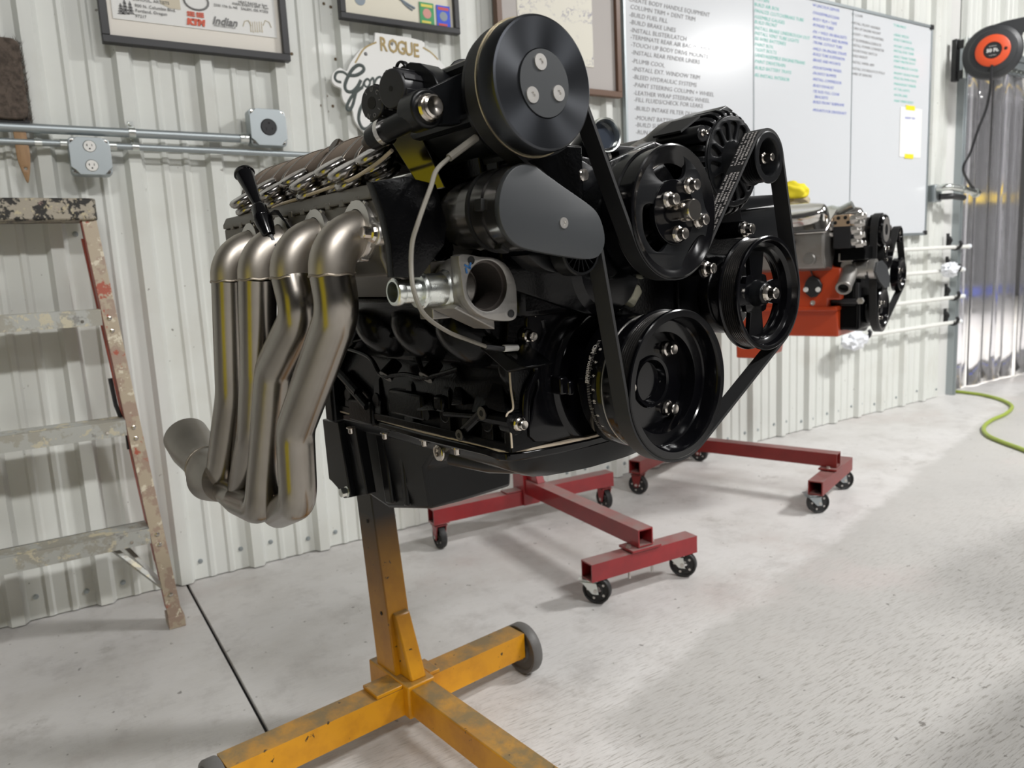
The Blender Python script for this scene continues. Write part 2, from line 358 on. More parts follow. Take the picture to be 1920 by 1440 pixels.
def mk_ylw():
    m, nt, b = nodes('worn_yellow_stand_paint')
    tc = N(nt, 'ShaderNodeTexCoord'); g = N(nt, 'ShaderNodeNewGeometry'); sx = N(nt, 'ShaderNodeSeparateXYZ'); nt.links.new(g.outputs['Normal'], sx.inputs[0])
    ps = N(nt, 'ShaderNodeSeparateXYZ'); nt.links.new(g.outputs['Position'], ps.inputs[0])
    n = noise(nt, 11, 6); o = mix(nt, ramp(nt, n.outputs[0], .45, .7), rgb('d8960f'), rgb('bd7e0d'))
    up = ramp(nt, sx.outputs[2], .6, .95); n2 = noise(nt, 16, 6, .7)
    k = mix(nt, 1, up, ramp(nt, n2.outputs[0], .33, .6, (.35, .35, .35, 1)), 'MULTIPLY'); o = mix(nt, k, o, rgb('7f6a45'))
    # black overspray on the upper post, by height above the floor
    mr = N(nt, 'ShaderNodeMapRange'); nt.links.new(ps.outputs[2], mr.inputs[0]); mr.inputs[1].default_value = .14; mr.inputs[2].default_value = .50
    ad = N(nt, 'ShaderNodeMath', operation='ADD'); nt.links.new(mr.outputs[0], ad.inputs[0]); ad.inputs[1].default_value = 0
    o = mix(nt, ramp(nt, ad.outputs[0], .0, .95), o, rgb('1d1915'))
    s = noise(nt, 60, 3, .5); o = mix(nt, ramp(nt, s.outputs[0], .7, .73), o, rgb('3a2a16'))
    nt.links.new(o, b.inputs['Base Color']); b.inputs['Roughness'].default_value = .38; return m
def mk_splat(name, a, bcol, ccol, dcol, s=14, metal=.6):
    m, nt, b = nodes(name); n = noise(nt, s, 6, .7); n2 = noise(nt, s*1.9, 5, .7); n3 = noise(nt, s*.8, 6, .75)
    o = mix(nt, ramp(nt, n.outputs[0], .50, .53), rgb(a), rgb(bcol)); o = mix(nt, ramp(nt, n2.outputs[0], .57, .59), o, rgb(ccol)); o = mix(nt, ramp(nt, n3.outputs[0], .60, .63), o, rgb(dcol))
    nt.links.new(o, b.inputs['Base Color']); b.inputs['Roughness'].default_value = .5; b.inputs['Metallic'].default_value = metal
    bp = N(nt, 'ShaderNodeBump', Strength=.5, Distance=.002); nt.links.new(n2.outputs[0], bp.inputs['Height']); nt.links.new(bp.outputs[0], b.inputs['Normal']); return m
def mk_strip():
    m, nt, b = nodes('clear_pvc_strip')
    b.inputs['Base Color'].default_value = (.965, .965, .995, 1); b.inputs['Roughness'].default_value = .1; b.inputs['Transmission Weight'].default_value = .93; b.inputs['IOR'].default_value = 1.12
    n = noise(nt, 5, 3, .5, stretch=(6, 1, .6)); bp = N(nt, 'ShaderNodeBump', Strength=.35, Distance=.01); nt.links.new(n.outputs[0], bp.inputs['Height']); nt.links.new(bp.outputs[0], b.inputs['Normal'])
    b.inputs['Coat Weight'].default_value = 1; return m
def mk_sketch():
    m, nt, b = nodes('pencil_sketch_print')
    tc = N(nt, 'ShaderNodeTexCoord'); w_ = N(nt, 'ShaderNodeTexNoise', Scale=7, Detail=5, Roughness=.75); nt.links.new(tc.outputs['Object'], w_.inputs['Vector'])
    sb = N(nt, 'ShaderNodeMath', operation='SUBTRACT'); nt.links.new(w_.outputs[0], sb.inputs[0]); sb.inputs[1].default_value = .5
    ab = N(nt, 'ShaderNodeMath', operation='ABSOLUTE'); nt.links.new(sb.outputs[0], ab.inputs[0])
    f = ramp(nt, ab.outputs[0], .0, .018, (1, 1, 1, 1), (0, 0, 0, 1)); big = ramp(nt, noise(nt, 6, 3).outputs[0], .42, .55)
    k = mix(nt, 1, f, big, 'MULTIPLY'); o = mix(nt, k, rgb('dad6c8'), rgb('77738f')); nt.links.new(o, b.inputs['Base Color']); b.inputs['Roughness'].default_value = .5; return m
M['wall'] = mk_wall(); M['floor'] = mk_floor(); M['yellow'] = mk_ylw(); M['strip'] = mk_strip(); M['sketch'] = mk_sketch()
M['lcap'] = mk_splat('paint_splashed_ladder_cap', 'a39b8c', '2b2926', 'b9ae92', '9a7f78', 26, .1)
M['lstep'] = mk_splat('paint_splashed_aluminium_step', 'b6b7b2', 'a9a69c', 'cbc4ae', '94938f', 11, .45)
M['lrail'] = mk_splat('paint_splashed_ladder_rail', 'ab9d88', '9c8777', 'cec5b0', 'a2523e', 13, .1)
M['lred'] = mat('red_fibreglass', (.33, .06, .035), .5)
M['board'] = mat('glossy_whiteboard', (.655, .675, .70), .2, coat=.2)
M['glass'] = mat('picture_glass', (.8, .8, .8), .05)
# ------------------------------------------------------------------ the setting
WY = 2.626           # plane of the rib tops
def struct(name, mb, m, parent=None, **k):
    o = obj(name, mb, m, parent, **k)
    if not parent: o['kind'] = 'structure'
    return o
fl = MB(); fl.bb(-5, 16, -9, 9, -.12, -.012); fo = struct('floor', fl, M['dark'], smooth=0)
slabs = [(-5, .325, -9, 9), (.333, 16, -9, 9)]
for x0, x1, y0, y1 in slabs:
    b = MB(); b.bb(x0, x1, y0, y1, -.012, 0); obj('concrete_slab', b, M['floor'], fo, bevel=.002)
X0R, PR = .09, .239
def sheet(x0, n, z0, z1, name='siding_sheet', parent=None):
    prof = [(x0, 0)]
    for k in range(n):
        c = x0+.035+PR*k
        prof += [(c-.030, 0), (c-.017, .026), (c+.017, .026), (c+.030, 0)]
        for d in (.088, .151): prof += [(c+d-.013, 0), (c+d-.006, .006), (c+d+.006, .006), (c+d+.013, 0)]
    prof[-1:] = [(x0+PR*n+.004, 0)] if False else [prof[-1]]
    prof.append((x0+PR*n, 0)); vs = []; fs = []
    for x, h in prof: vs += [(x, WY+.026-h, z0), (x, WY+.026-h, z1), (x, WY+.03-h, z1), (x, WY+.03-h, z0)]
    for i in range(len(prof)-1):
        a, b = 4*i, 4*i+4; fs += [(a, b, b+1, a+1), (a+1, b+1, b+2, a+2), (a+3, a+2, b+2, b+3), (a, a+3, b+3, b)]
    fs += [(0, 1, 2, 3), (a+4, a+7, a+6, a+5)]
    m = MB(); m.add(vs, fs); return obj(name, m, M['wall'], parent, smooth=0)
wb_ = MB(); wb_.bb(-5, 5.2, WY+.035, WY+.16, 0, CEIL); wb_.bb(5.2, 16, WY+.035, WY+.16, 2.27, CEIL)
wall = struct('wall_back', wb_, M['wallp'], smooth=0)
k = X0R-.035-PR*4*3
while k < 5.1:
    n = 4 if k+PR*4 < 5.22 else max(1, int((5.2-k)/PR)); sheet(k, n, .004, CEIL-.01, parent=wall); k += PR*n
    if n < 4: break
for i in range(4): sheet(5.2+i*PR*4, 4, 2.27, CEIL-.01, parent=wall)
sc = MB(); sc.lathe([(0, 0), (0, .0085), (.0015, .0085), (.002, .0055), (.006, .005), (.0065, 0)], (0, 0, 0), (0, -1, 0), 10); scm = sc.mesh('screw', M['galv'])
for i in range(-2, 22):
    c = X0R+PR*i
    for d in (-.052, .052):
        if -.5 < c+d < 5.15: put(scm, 'screw', wall, (c+d, WY+.026, .055+.01*((i*7) % 3)))
    if i % 2 == 0:
        for z in (1.17+.01*(i % 3), 2.05): put(scm, 'screw', wall, (c+.052, WY+.026, z))
hole = MB(); hole.lathe([(0, 0), (0, .0055), (.0006, .0055), (.0006, 0)], (0, 0, 0), (0, -1, 0), 8); hm = hole.mesh('screw_hole', mat('rusty_hole', (.12, .08, .04), .7))
for px, py in ((607, 7), (620, 13), (547, 101), (629, 111), (612, 180), (603, 198), (624, 199), (614, 209), (203, 321)):
    p = on_wall(px, py, WY+.0255); put(hm, 'screw_hole', wall, p)
for nm, c, d in (('wall_left', (-5.05, -2, 2.25), (.1, 14, 4.5)), ('wall_front', (5, -9.05, 2.25), (21, .1, 4.5)), ('wall_right', (16.05, 0, 2.25), (.1, 18, 4.5)), ('wall_far', (5, 8.05, 2.25), (21, .1, 4.5))):
    b = MB(); b.box(c, d); struct(nm, b, M['wallp' if nm == 'wall_far' else 'wallg'], smooth=0)
b = MB(); b.box((5.5, -.5, CEIL+.05), (21, 17.2, .1)); struct('ceiling', b, M['ceil'], smooth=0)
# housings of the high-bay lights (above the frame)
for i, (lx, ly, e) in enumerate(LIGHTS):
    b = MB(); b.box((0, 0, 0), (1.2, .46, .06)); b.box((0, 0, .06), (.9, .2, .06)); b.cyl((-.5, 0, .03), (-.5, 0, .35), .004, seg=8); b.cyl((.5, 0, .03), (.5, 0, .35), .004, seg=8)
    obj('light_housing', b, M['white'], label='white ceiling light fixture '+WHERE[i], cat='light fixture', group='ceiling light fixtures', loc=(lx, ly, CEIL-.32))
# door opening with trim and strip curtain
b = MB(); b.bb(5.195, 5.235, WY-.012, WY+.16, 0, 2.3); b.bb(5.205, 5.222, WY-.02, WY-.01, 0, 2.3)
tr = struct('trim_1', b, M['galv'], bevel=.002)
b = MB(); b.bb(5.2, 9.2, WY+.0, WY+.05, 2.235, 2.275); b.bb(5.2, 9.2, WY+.015, WY+.03, 2.19, 2.235); struct('trim_2', b, M['galv'], bevel=.002)
cur = empty('strip_curtain', (5.22, WY+.06, 0), label='clear lavender tinted strip curtain hanging in the doorway at the right', cat='curtain')
b = MB(); b.bb(0, 4.0, -.02, .012, 2.16, 2.2); obj('curtain_rail', b, M['galv'], cur)
b = MB(); b.bb(0, 4.0, -.026, -.02, 2.172, 2.186); 
for i in range(60): b.bb(.02+i*.066, .05+i*.066, -.03, -.026, 2.166, 2.192)
obj('hook_strip', b, M['zinc'], cur, kind='stuff')
for i in range(20):
    x = .0+i*.165; y = .012*(i % 2); m = MB(); rings = []; W_ = .2
    vs = []; nz = 10; nx = 8
    for j in range(nz+1):
        z = .012+2.16*j/nz
        for q in range(nx+1):
            t = q/nx-.5; vs.append((x+t*W_+.1+.008*sin(j*.8+i*1.7)*(1-j/nz), y+.022*(t*t*4)*(1 if i % 3 else -.6)+.010*sin(i*2.1+j*.35)*(1-j/nz), z))
    fs = [(j*(nx+1)+q, j*(nx+1)+q+1, (j+1)*(nx+1)+q+1, (j+1)*(nx+1)+q) for j in range(nz) for q in range(nx)]
    m.add(vs, fs); so = obj('curtain_strip', m, M['strip'], cur, smooth=60); sd = so.modifiers.new('thick', 'SOLIDIFY'); sd.thickness = .002
# unseen cart added outside the frame at the right to shade the floor corner
tc0 = empty('shade_cart', (2.36, .22, 0), label='dark unseen cart added right of the camera to shade the floor corner', cat='cart')
b = MB(); b.bb(-.32, .32, -.24, .26, .12, .86); obj('cart_body', b, M['reelb'], tc0, bevel=.006)
for i in range(4): b = MB(); b.bb(-.325, -.318, -.22, .24, .15+i*.17, .30+i*.17); obj('drawer', b, M['greyp'], tc0, bevel=.003)
for x in (-.27, .27):
    for y in (-.2, .2): b = MB(); b.cyl((x, y-.012, .05), (x, y+.012, .05), .05, seg=20); b.bb(x-.02, x+.02, y-.016, y+.016, .06, .12); obj('caster', b, M['cap'], tc0)
# room beyond
rk = empty('storage_rack', (7.2, 5.6, 0), label='storage rack with yellow beam and blue beam seen dimly beyond the strip curtain', cat='rack')
for x in (0, 2.6, 5.2):
    b = MB(); b.bb(x-.05, x+.05, -.05, .05, 0, 3.2); b.bb(x-.05, x+.05, .9, 1.0, 0, 3.2); obj('upright', b, M['rackg'], rk)
for z, m_ in ((1.66, 'racky'), (.33, 'rackb')):
    b = MB(); b.bb(-.05, 5.25, -.06, -.01, z-.06, z+.06); obj('beam', b, M[m_], rk)
    b = MB(); b.bb(0, 5.2, 0, .95, z+.06, z+.08); obj('shelf', b, M['darkg'], rk)
ln = empty('louvred_bin_panel', (7.6, 5.1, .0), label='pale louvred bin panel dimly seen through the clear strips', cat='panel')
for i in range(22):
    b = MB(); b.box((.55, 0, .08+i*.07), (1.1, .04, .045), Matrix.Rotation(.4, 3, 'X')); obj('louvre', b, M['box'], ln)
b = MB(); b.bb(0, 1.1, .03, .05, 0, 1.6); obj('back_plate', b, M['box'], ln)
# unseen yellow cabinet added at the left to give the headers yellow reflections
yc = empty('reflection_cabinet', (-.92, .62, 0), rz=.25, label='yellow cabinet added left of the camera, unseen, to be reflected in the headers', cat='cabinet')
ym = mat('cabinet_yellow_paint', (.85, .72, .02), .4)
b = MB(); b.bb(-.16, .13, -.24, .24, .03, 1.32); obj('cabinet_body', b, ym, yc, bevel=.006)
for s_ in (-1, 1):
    b = MB(); b.bb(.13, .15, .004 if s_ > 0 else -.236, .236 if s_ > 0 else -.004, .05, 1.30); obj('cabinet_door', b, ym, yc, bevel=.004)
b = MB(); b.bb(.15, .17, .01, .03, .65, .78); obj('door_handle', b, M['cap'], yc, bevel=.003)
b = MB(); b.bb(-.15, .12, -.23, .23, 0, .03); obj('plinth', b, M['dark'], yc)
# ------------------------------------------------------------------ things on the wall
def wframe(name, x0, x1, z0, z1, w, m, label, inner, depth=.03, cat='picture'):
    """picture on the wall; local x along the wall, z up, y=0 is the back"""
    e = empty(name, (x0, WY-.004, z0), label=label, cat=cat); X, Z = x1-x0, z1-z0
    for n, a in (('frame_rail', (0, X, 0, w)), ('frame_rail', (0, X, Z-w, Z)), ('frame_stile', (0, w, w, Z-w)), ('frame_stile', (X-w, X, w, Z-w))):
        b = MB(); b.bb(a[0], a[1], -depth, 0, a[2], a[3]); obj(n, b, m, e, bevel=.0015)
    b = MB(); b.bb(w, X-w, -.012, -.004, w, Z-w); obj('mat_board', b, inner, e, smooth=0)
    return e
def wl(e, px, py, off=.016):   # pixel -> local point on a thing hung on the wall
    p = on_wall(px, py, e.location.y-off); return p.x-e.location.x, p.z-e.location.z
def wtext(mb, e, s, px, py, size, off=.0165, **k):
    x, z = wl(e, px, py, off); mb.text(s, lambda v: (x+v.x, -off-v.z, z+v.y), size, **k)
P1 = wframe('framed_poster', .277, .834, 1.722, 2.42, .022, M['frameb'], 'black framed event poster above the pair of electrical boxes', M['matb'])
b = MB(); x0, z0 = wl(P1, 212, 34); b.bb(x0, .834-.277-.035, -.0145, -.0125, z0, .66); obj('poster_print', b, M['paper'], P1)
for s, px, py, sz in (('SCHOOL, ARTISTS', 249, 0, .0125), ('900 N. Columbia Blvd.', 253, 12.5, .0125), ('Portland, Oregon', 254, 22, .0125), ('97217', 254, 32, .0125), ('HEAT RACES at 5pm', 447, 5, .0105), ('MAIN EVENTS 6PM - 9pm', 436, 8.5, .0105), ('2330 17th St. NE', 401, 11, .0105), ('SALEM, OR 97303', 452, 18, .0115)):
    b = MB(); wtext(b, P1, s, px, py, sz); obj('printed_line', b, M['greyp'], P1, smooth=0)
b = MB(); wtext(b, P1, 'MOTORCYCLE', 401, 49, .0075, sx=1.35); obj('printed_line', b, M['greyp'], P1, smooth=0)
b = MB(); wtext(b, P1, 'Indian', 398, 44, .032, shear=.35, bold=.0007); obj('script_lettering', b, M['greyp'], P1, smooth=0, label='dark script word on the poster')
b = MB(); wtext(b, P1, 'SEE SEE', 351, 29, .0185, bold=.0008, sx=.85); obj('orange_lettering', b, M['ored'], P1, smooth=0, label='orange red lettering on the poster'); b = MB(); wtext(b, P1, 'KTM', 351, 44.5, .023, bold=.0022, sx=1.1, shear=.15); obj('orange_lettering', b, M['ored'], P1, smooth=0, label='orange red lettering on the poster')
b = MB()
for px, h in ((228, .032), (236, .044), (246, .038)):
    x, z = wl(P1, px, 26.5)
    for j in range(4):
        t = j/4; b.prism([(x-.011*(1-t*.7), z+h*t*.9), (x+.011*(1-t*.7), z+h*t*.9), (x, z+h*(t*.9+.34))], -.0158, -.0152, 'y')
obj('pine_tree_print', b, M['greyp'], P1, smooth=0)
b = MB(); x, z = wl(P1, 368, 2); b.tube([(x+.036*cos(i*pi/9), -.0155, z+.026*sin(i*pi/9)) for i in range(18)], .003, 6, closed=True); obj('ring_print', b, M['greyp'], P1)
b = MB(); x, z = wl(P1, 318, 4); b.prism([(x-.03, z+.03), (x-.026, z-.008), (x, z-.018), (x+.03, z-.018), (x+.03, z+.03)], -.0156, -.0152, 'y'); obj('car_print', b, M['tan'], P1)
b = MB()
for i in range(6): x, z = wl(P1, 471+i*4.2, 58+(i % 2)); b.box((x, -.0155, z), (.004, .0008, .006)); b.box((x, -.0155, z+.016), (.0025, .0008, .026))
for d, s in ((-1, 466), (1, 498)): x, z = wl(P1, s, 42); b.tube([(x-d*.008, -.0155, z-.01), (x, -.0155, z+.006), (x+d*.012, -.0155, z+.002), (x+d*.018, -.0155, z-.014)], .0015, 5)
obj('sketch_print', b, M['tan'], P1)
P2 = wframe('framed_card_display', 1.023, 1.492, 1.884, 2.42, .02, M['frameb'], 'black framed cream display with green and blue cards in its corner', M['cream2'])
for (a, c), mm in ((((786, 3), (815, 48)), 'cgreen'), (((818, 9), (845, 53)), 'cblue')):
    x0, z1 = wl(P2, *a); x1, z0 = wl(P2, *c); b = MB(); b.bb(x0, x1, -.0165, -.013, z0, z1); cdo = obj('trading_card', b, M[mm], P2, label=('green' if mm == 'cgreen' else 'blue')+' card')
    xm, zm = (x0+x1)/2, (z0+z1)/2; w_ = x1-x0
    b = MB(); b.lathe([(0, 0), (0, w_*.3), (.0006, w_*.3), (.0006, 0)], (xm, -.0165, zm), (0, -1, 0), 20); obj('card_picture', b, M['cpink' if mm == 'cgreen' else 'cgrey'], cdo)
    b = MB(); b.bb(x0+w_*.1, x1-w_*.1, -.0171, -.0165, z1-.016, z1-.006); obj('card_banner', b, M['cred' if mm == 'cblue' else 'cyel'], cdo); b = MB(); b.bb(x0+w_*.1, x1-w_*.25, -.0171, -.0165, z0+.004, z0+.012); obj('card_banner', b, M['cred' if mm == 'cblue' else 'cyel'], cdo)
b = MB(); x, z = wl(P2, 735, 2); b.tube(spl([(x-.11, -.0135, z+.03), (x-.04, -.0135, z+.02), (x, -.0135, z+.028), (x+.05, -.0135, z+.004), (x+.09, -.0135, z-.012)]), .004, 6); b.tube(spl([(x+.02, -.0135, z+.03), (x+.05, -.0135, z-.002), (x+.08, -.0135, z-.02)]), .003, 6)
x, z = wl(P2, 676, 5); b.lathe([(0, 0), (0, .02), (.0008, .02), (.0008, 0)], (x, -.0125, z+.012), (0, -1, 0), 18); obj('grey_print', b, M['cgrey'], P2)
P3 = wframe('framed_sketch', 1.66, 2.29, 1.715, 2.5, .024, M['framew'], 'walnut framed pencil sketch behind the round black clutch cover', M['greymat'])
x0, z0 = .15, .135; b = MB(); b.bb(.105, .485, -.0145, -.0125, .115, .7); obj('sketch_sheet', b, M['sketch'], P3, smooth=0)
# die-cut sign
SY = WY-.006
sg = empty('shop_sign', (1.0, SY, 1.5), label='white die-cut shop sign with gold and dark green lettering below the card display', cat='sign')
out = [(622, 150), (624, 138), (637, 127), (650, 133), (657, 118), (676, 93), (700, 80), (703, 64), (712, 62), (790, 76), (797, 94), (818, 107), (832, 122), (850, 150), (870, 190), (880, 230), (870, 262), (830, 280), (760, 282), (705, 262), (680, 245), (665, 226), (660, 205), (646, 192), (641, 178), (640, 166), (628, 160)]
o2 = [wl(sg, x, y, .014) for x, y in out]; o3 = [(p.x, p.y) for p in spl([V(a, b_, 0) for a, b_ in o2], 4, True)]
b = MB(); b.plate(o3, [], 0, 0, 0) if False else b.prism(o3, -.014, 0, 'y'); obj('sign_board', b, M['signw'], sg, bevel=.002)
def stroke(pts, w, mm, name, k=6, y=-.0155):
    b = MB(); P = spl([V(wl(sg, x, yy, .015)[0], 0, wl(sg, x, yy, .015)[1]) for x, yy in pts], k)
    b.tube([V(p.x, 0, p.z) for p in P], w*.5, 10); b.v = [(v[0], y+.0015+v[1]*.25, v[2]) for v in b.v]; return b
b = stroke([(666, 118), (683, 91), (706, 79)], .006, 0, ''); b2 = stroke([(793, 89), (808, 98), (822, 112)], .006, 0, ''); b.add(b2.v, b2.f); b.m = [0]*len(b.f); obj('gold_arc', b, M['gold'], sg)
b = MB()
for ch, px, py in (('R', 712.5, 94.3), ('O', 728.5, 97.5), ('G', 745, 100.5), ('U', 760, 103), ('E', 775.5, 106)):
    x, z = wl(sg, px, py, .015); b.text(ch, lambda v: (x+v.x*.72, -.0152-v.z, z+v.y), .066, .0012, bold=.0012); 
obj('gold_lettering', b, M['gold'], sg, smooth=0, label='gold capital letters reading ROGUE')
strokes = [([(640, 154), (632, 152), (628, 145), (632, 136), (643, 135), (652, 141)], .0095), ([(652, 141), (668, 141), (681, 133), (681, 125), (672, 122), (661, 130), (652, 145), (647, 160), (650, 170), (660, 172), (670, 163), (677, 150)], .0125), ([(677, 150), (668, 172), (662, 195), (656, 206), (651, 204), (652, 195), (662, 178), (680, 163)], .0115),
 ([(680, 163), (684, 152), (690, 148), (694, 155), (690, 163), (684, 160), (683, 152)], .008), ([(694, 152), (700, 146), (701, 162)], .008), ([(701, 160), (706, 148), (713, 144), (716, 150), (715, 165)], .008),
 ([(712, 212), (708, 198), (700, 192), (690, 190), (680, 196), (674, 210), (673, 226), (680, 240), (690, 240), (702, 228), (718, 214)], .012), ([(716, 226), (722, 212), (726, 214), (727, 228), (733, 214), (738, 216)], .008)]
b = MB()
for s_, w_ in strokes: q = stroke(s_, w_, 0, ''); b.add(q.v, q.f)
obj('script_lettering', b, M['script'], sg, label='dark green script lettering')
b = MB(); x, z = wl(sg, 686, 101, .015); b.lathe([(0, 0), (0, .007), (.003, .004), (.003, 0)], (x, -.014, z), (0, -1, 0), 12); x, z = wl(sg, 735, 82, .015); b.lathe([(0, 0), (0, .006), (.0015, .006), (.0015, 0)], (x, -.0145, z), (0, -1, 0), 5); obj('screw_head', b, M['greyp'], sg)
# whiteboards
BY = WY-.002
bx = [2.325, 3.17, 3.985, 4.775]
lab = ['glossy whiteboard of black handwritten tasks, leftmost of the three joined boards', 'middle whiteboard with teal and blue handwritten lists', 'rightmost whiteboard with a small taped sheet of paper']
boards = []
for i in range(3):
    e = empty('whiteboard', (bx[i], BY, 1.092), label=lab[i], cat='whiteboard'); X = bx[i+1]-bx[i]; boards.append(e)
    b = MB(); b.bb(.004, X-.004, -.014, 0, 0, 1.215); obj('panel', b, M['board'], e, smooth=0)
    b = MB(); b.bb(0, X-.001, -.02, 0, 1.213, 1.228); obj('edge_trim', b, M['galv'], e, bevel=.001); b = MB(); b.bb(0, X-.001, -.022, 0, -.014, .002); 
    obj('edge_trim', b, M['galv'], e, bevel=.001); b = MB()
    if i == 2: b.bb(X-.004, X+.008, -.02, .001, -.014, 1.228)
    if i == 0: b.bb(-.008, .004, -.02, .001, -.014, 1.228)
    if i != 1: obj('edge_trim', b, M['galv'], e, bevel=.001)
    if i == 2:
        for z in (-.012, 1.205): b = MB(); b.bb(X-.02, X+.012, -.024, .002, z, z+.026); obj('corner_piece', b, M['cap'], e, bevel=.002)
    if i < 2: b = MB(); b.bb(X-.005, X-.001, -.017, 0, 0, 1.215); obj('joint_strip', b, M['galv'], e)
def column(e, mm, lines, size, name='handwriting', lab=None):
    for s, px, py in lines:
        b = MB(); x, z = wl(e, px, py, .0145); j = random.uniform(-.008, .008)
        b.text(s, lambda v: (x+v.x, -.0144-v.z, z-size*.35+v.y+v.x*j), size*.64, .0003, shear=.15, sx=1.14)
        obj('written_line', b, mm, e, smooth=0)
c1 = ['CREATE BODY HANDLE EQUIPMENT', ' COLUMN TRIM + DENT TRIM', '-BUILD FUEL FILL', '-BUILD BRAKE LINES', '-INSTALL BLISTER/LATCH', '-TERMINATE REAR AIR BAG PLUMBING', '-TOUCH UP BODY DRIVE MOUNTS', '-INSTALL REAR FENDER LINERS', '-PLUMB COOL', '-INSTALL EXT. WINDOW TRIM', '-BLEED HYDRAULIC SYSTEMS', '-PAINT STEERING COLUMN + WHEEL', '-LEATHER WRAP STEERING WHEEL', '-FILL FLUIDS/CHECK FOR LEAKS', '-BUILD INTAKE FILTER DUCT', '-MOUNT BATTERIES', '-BUILD SUB BOX', '-RUN HARNESS']
y1 = [-4, 10, 25, 39, 54, 67, 81, 96, 112, 127, 142, 157, 172, 185, 201, 219, 232, 246]
column(boards[0], M['ink'], [(s, 1178+y*.055, y-1) for s, y in zip(c1, y1)], .042, lab='black handwritten task list')
c2 = ['-TRIM BIN', '-BUILD AIR BOX', '-FINALIZE CLUTCH/BRAKE TUBE', '-ASSEMBLE GAUGES', '-BUILD FRONT', '-INSTALL BRAKE LINES/ROUGH OUT', '-INSTALL VENT TUBE LIGHTS', '-RE-WIRE BATTERIES', '-PAINT BOX', '-TIGHT BOLTS', '-SAND/ASSEMBLE ENGINE/TRANS', '-PAINT DRIVETRAIN', '-BUILD BATTERY TRAYS', '-RE-INSTALL INTERIOR']
y2 = [-5, 6, 18, 29, 39, 50, 60, 70, 81, 91, 101, 113, 125, 139]
column(boards[1], M['teal'], [(s, 1412+y*.01, y-1) for s, y in zip(c2, y2)], .037, lab='teal handwritten list')
c3 = ["'49 LINCOLN ZEPHYR", '-DISASSEMBLE/CLEAN', '-BODY FILM + TAPE', '-BONDED TUBES', '-FIX + WELD AN BRACKETS', '-MOVES BODY AND BUMPER', '-TRUNK CUTOUT TUBE', '-WELD ON ENGINE STRAPS', '-BUILD TUBE SUSPENSION', '-BRAKE AND MOUNTS', '-MOUNTS/WIRE WHEEL', '-FRONTLY BUMPER', '-INSTALL COMPRESSOR', '-BUILD EXHAUST', '-TIE ROD FULL CLEAR', '   BRACKETS', '-BUILD FRONT SUBFRAME', '-MOUNTS FOR DRIVESHAFT']
y3 = [8, 22, 34, 45, 58, 68, 78, 90, 100, 111, 125, 136, 147, 159, 170, 180, 190, 205]
column(boards[1], M['blue'], [(s, 1523, y-1) for s, y in zip(c3, y3)], .033, lab='blue handwritten list')
c4 = ["'57 COUPE", '-INSTALL FRONT HARNESS', '-TURN UP ENGINE MOUNT', '-MODIFY + WELD MOUNTING', '-FIT BUMPER/BRACES/BOLTS', '-INSTALL POWER CONVERTER', '-MOUNT/WIRE SWITCH', '-BUILD BASKET', '-INSTALL WIPER ARM', '-INSTALL DOORS/LATCH PULLS', '-WIRE UP SENSORS']
y4 = [26, 41, 51, 62, 73, 83, 93, 103, 115, 127, 137]
column(boards[2], M['ink'], [(s, 1596, y-1) for s, y in zip(c4, y4)], .031, lab='small black handwritten list')
c5 = ["'72 BRONCO", '-GRIND WELDS', '-BUILD CAN RACK', '-MOUNT COMPUTER', '-INSTALL FUEL TANK', '-BUILD TRANS TUNNEL', '-PAINT MASTER BOOT', '-FRAME BRACES COATED', '-MOUNT CRADLE MOUNT', '-BUILD BLOWER PORTS', '-MAKE/ADJUST FENDER', '-FIT TAIL LIGHTS', '-WATER LINES', '-PAINT FINISH BODY']
y5 = [46, 64, 73, 85, 94, 105, 113, 124, 136, 145, 156, 166, 177, 188]
column(boards[2], M['teal'], [(s, 1675, y-1) for s, y in zip(c5, y5)], .031, lab='small teal handwritten list')
pp = empty('taped_paper', (4.465, BY-.0155, 1.545), label='small white paper held by two strips of yellow tape on the right whiteboard', cat='paper')
b = MB(); b.bb(0, .23, -.001, 0, 0, .285); obj('sheet', b, M['paper'], pp, smooth=0)
for z in (-.008, .272): b = MB(); b.bb(.055, .15, -.0022, -.001, z, z+.026); obj('tape_strip', b, M['tape'], pp)
b = MB(); b.text('RENEW TRIM', lambda v: (.05+v.x, -.0012-v.z, .22+v.y), .018); obj('faint_lettering', b, M['blue'], pp, smooth=0)
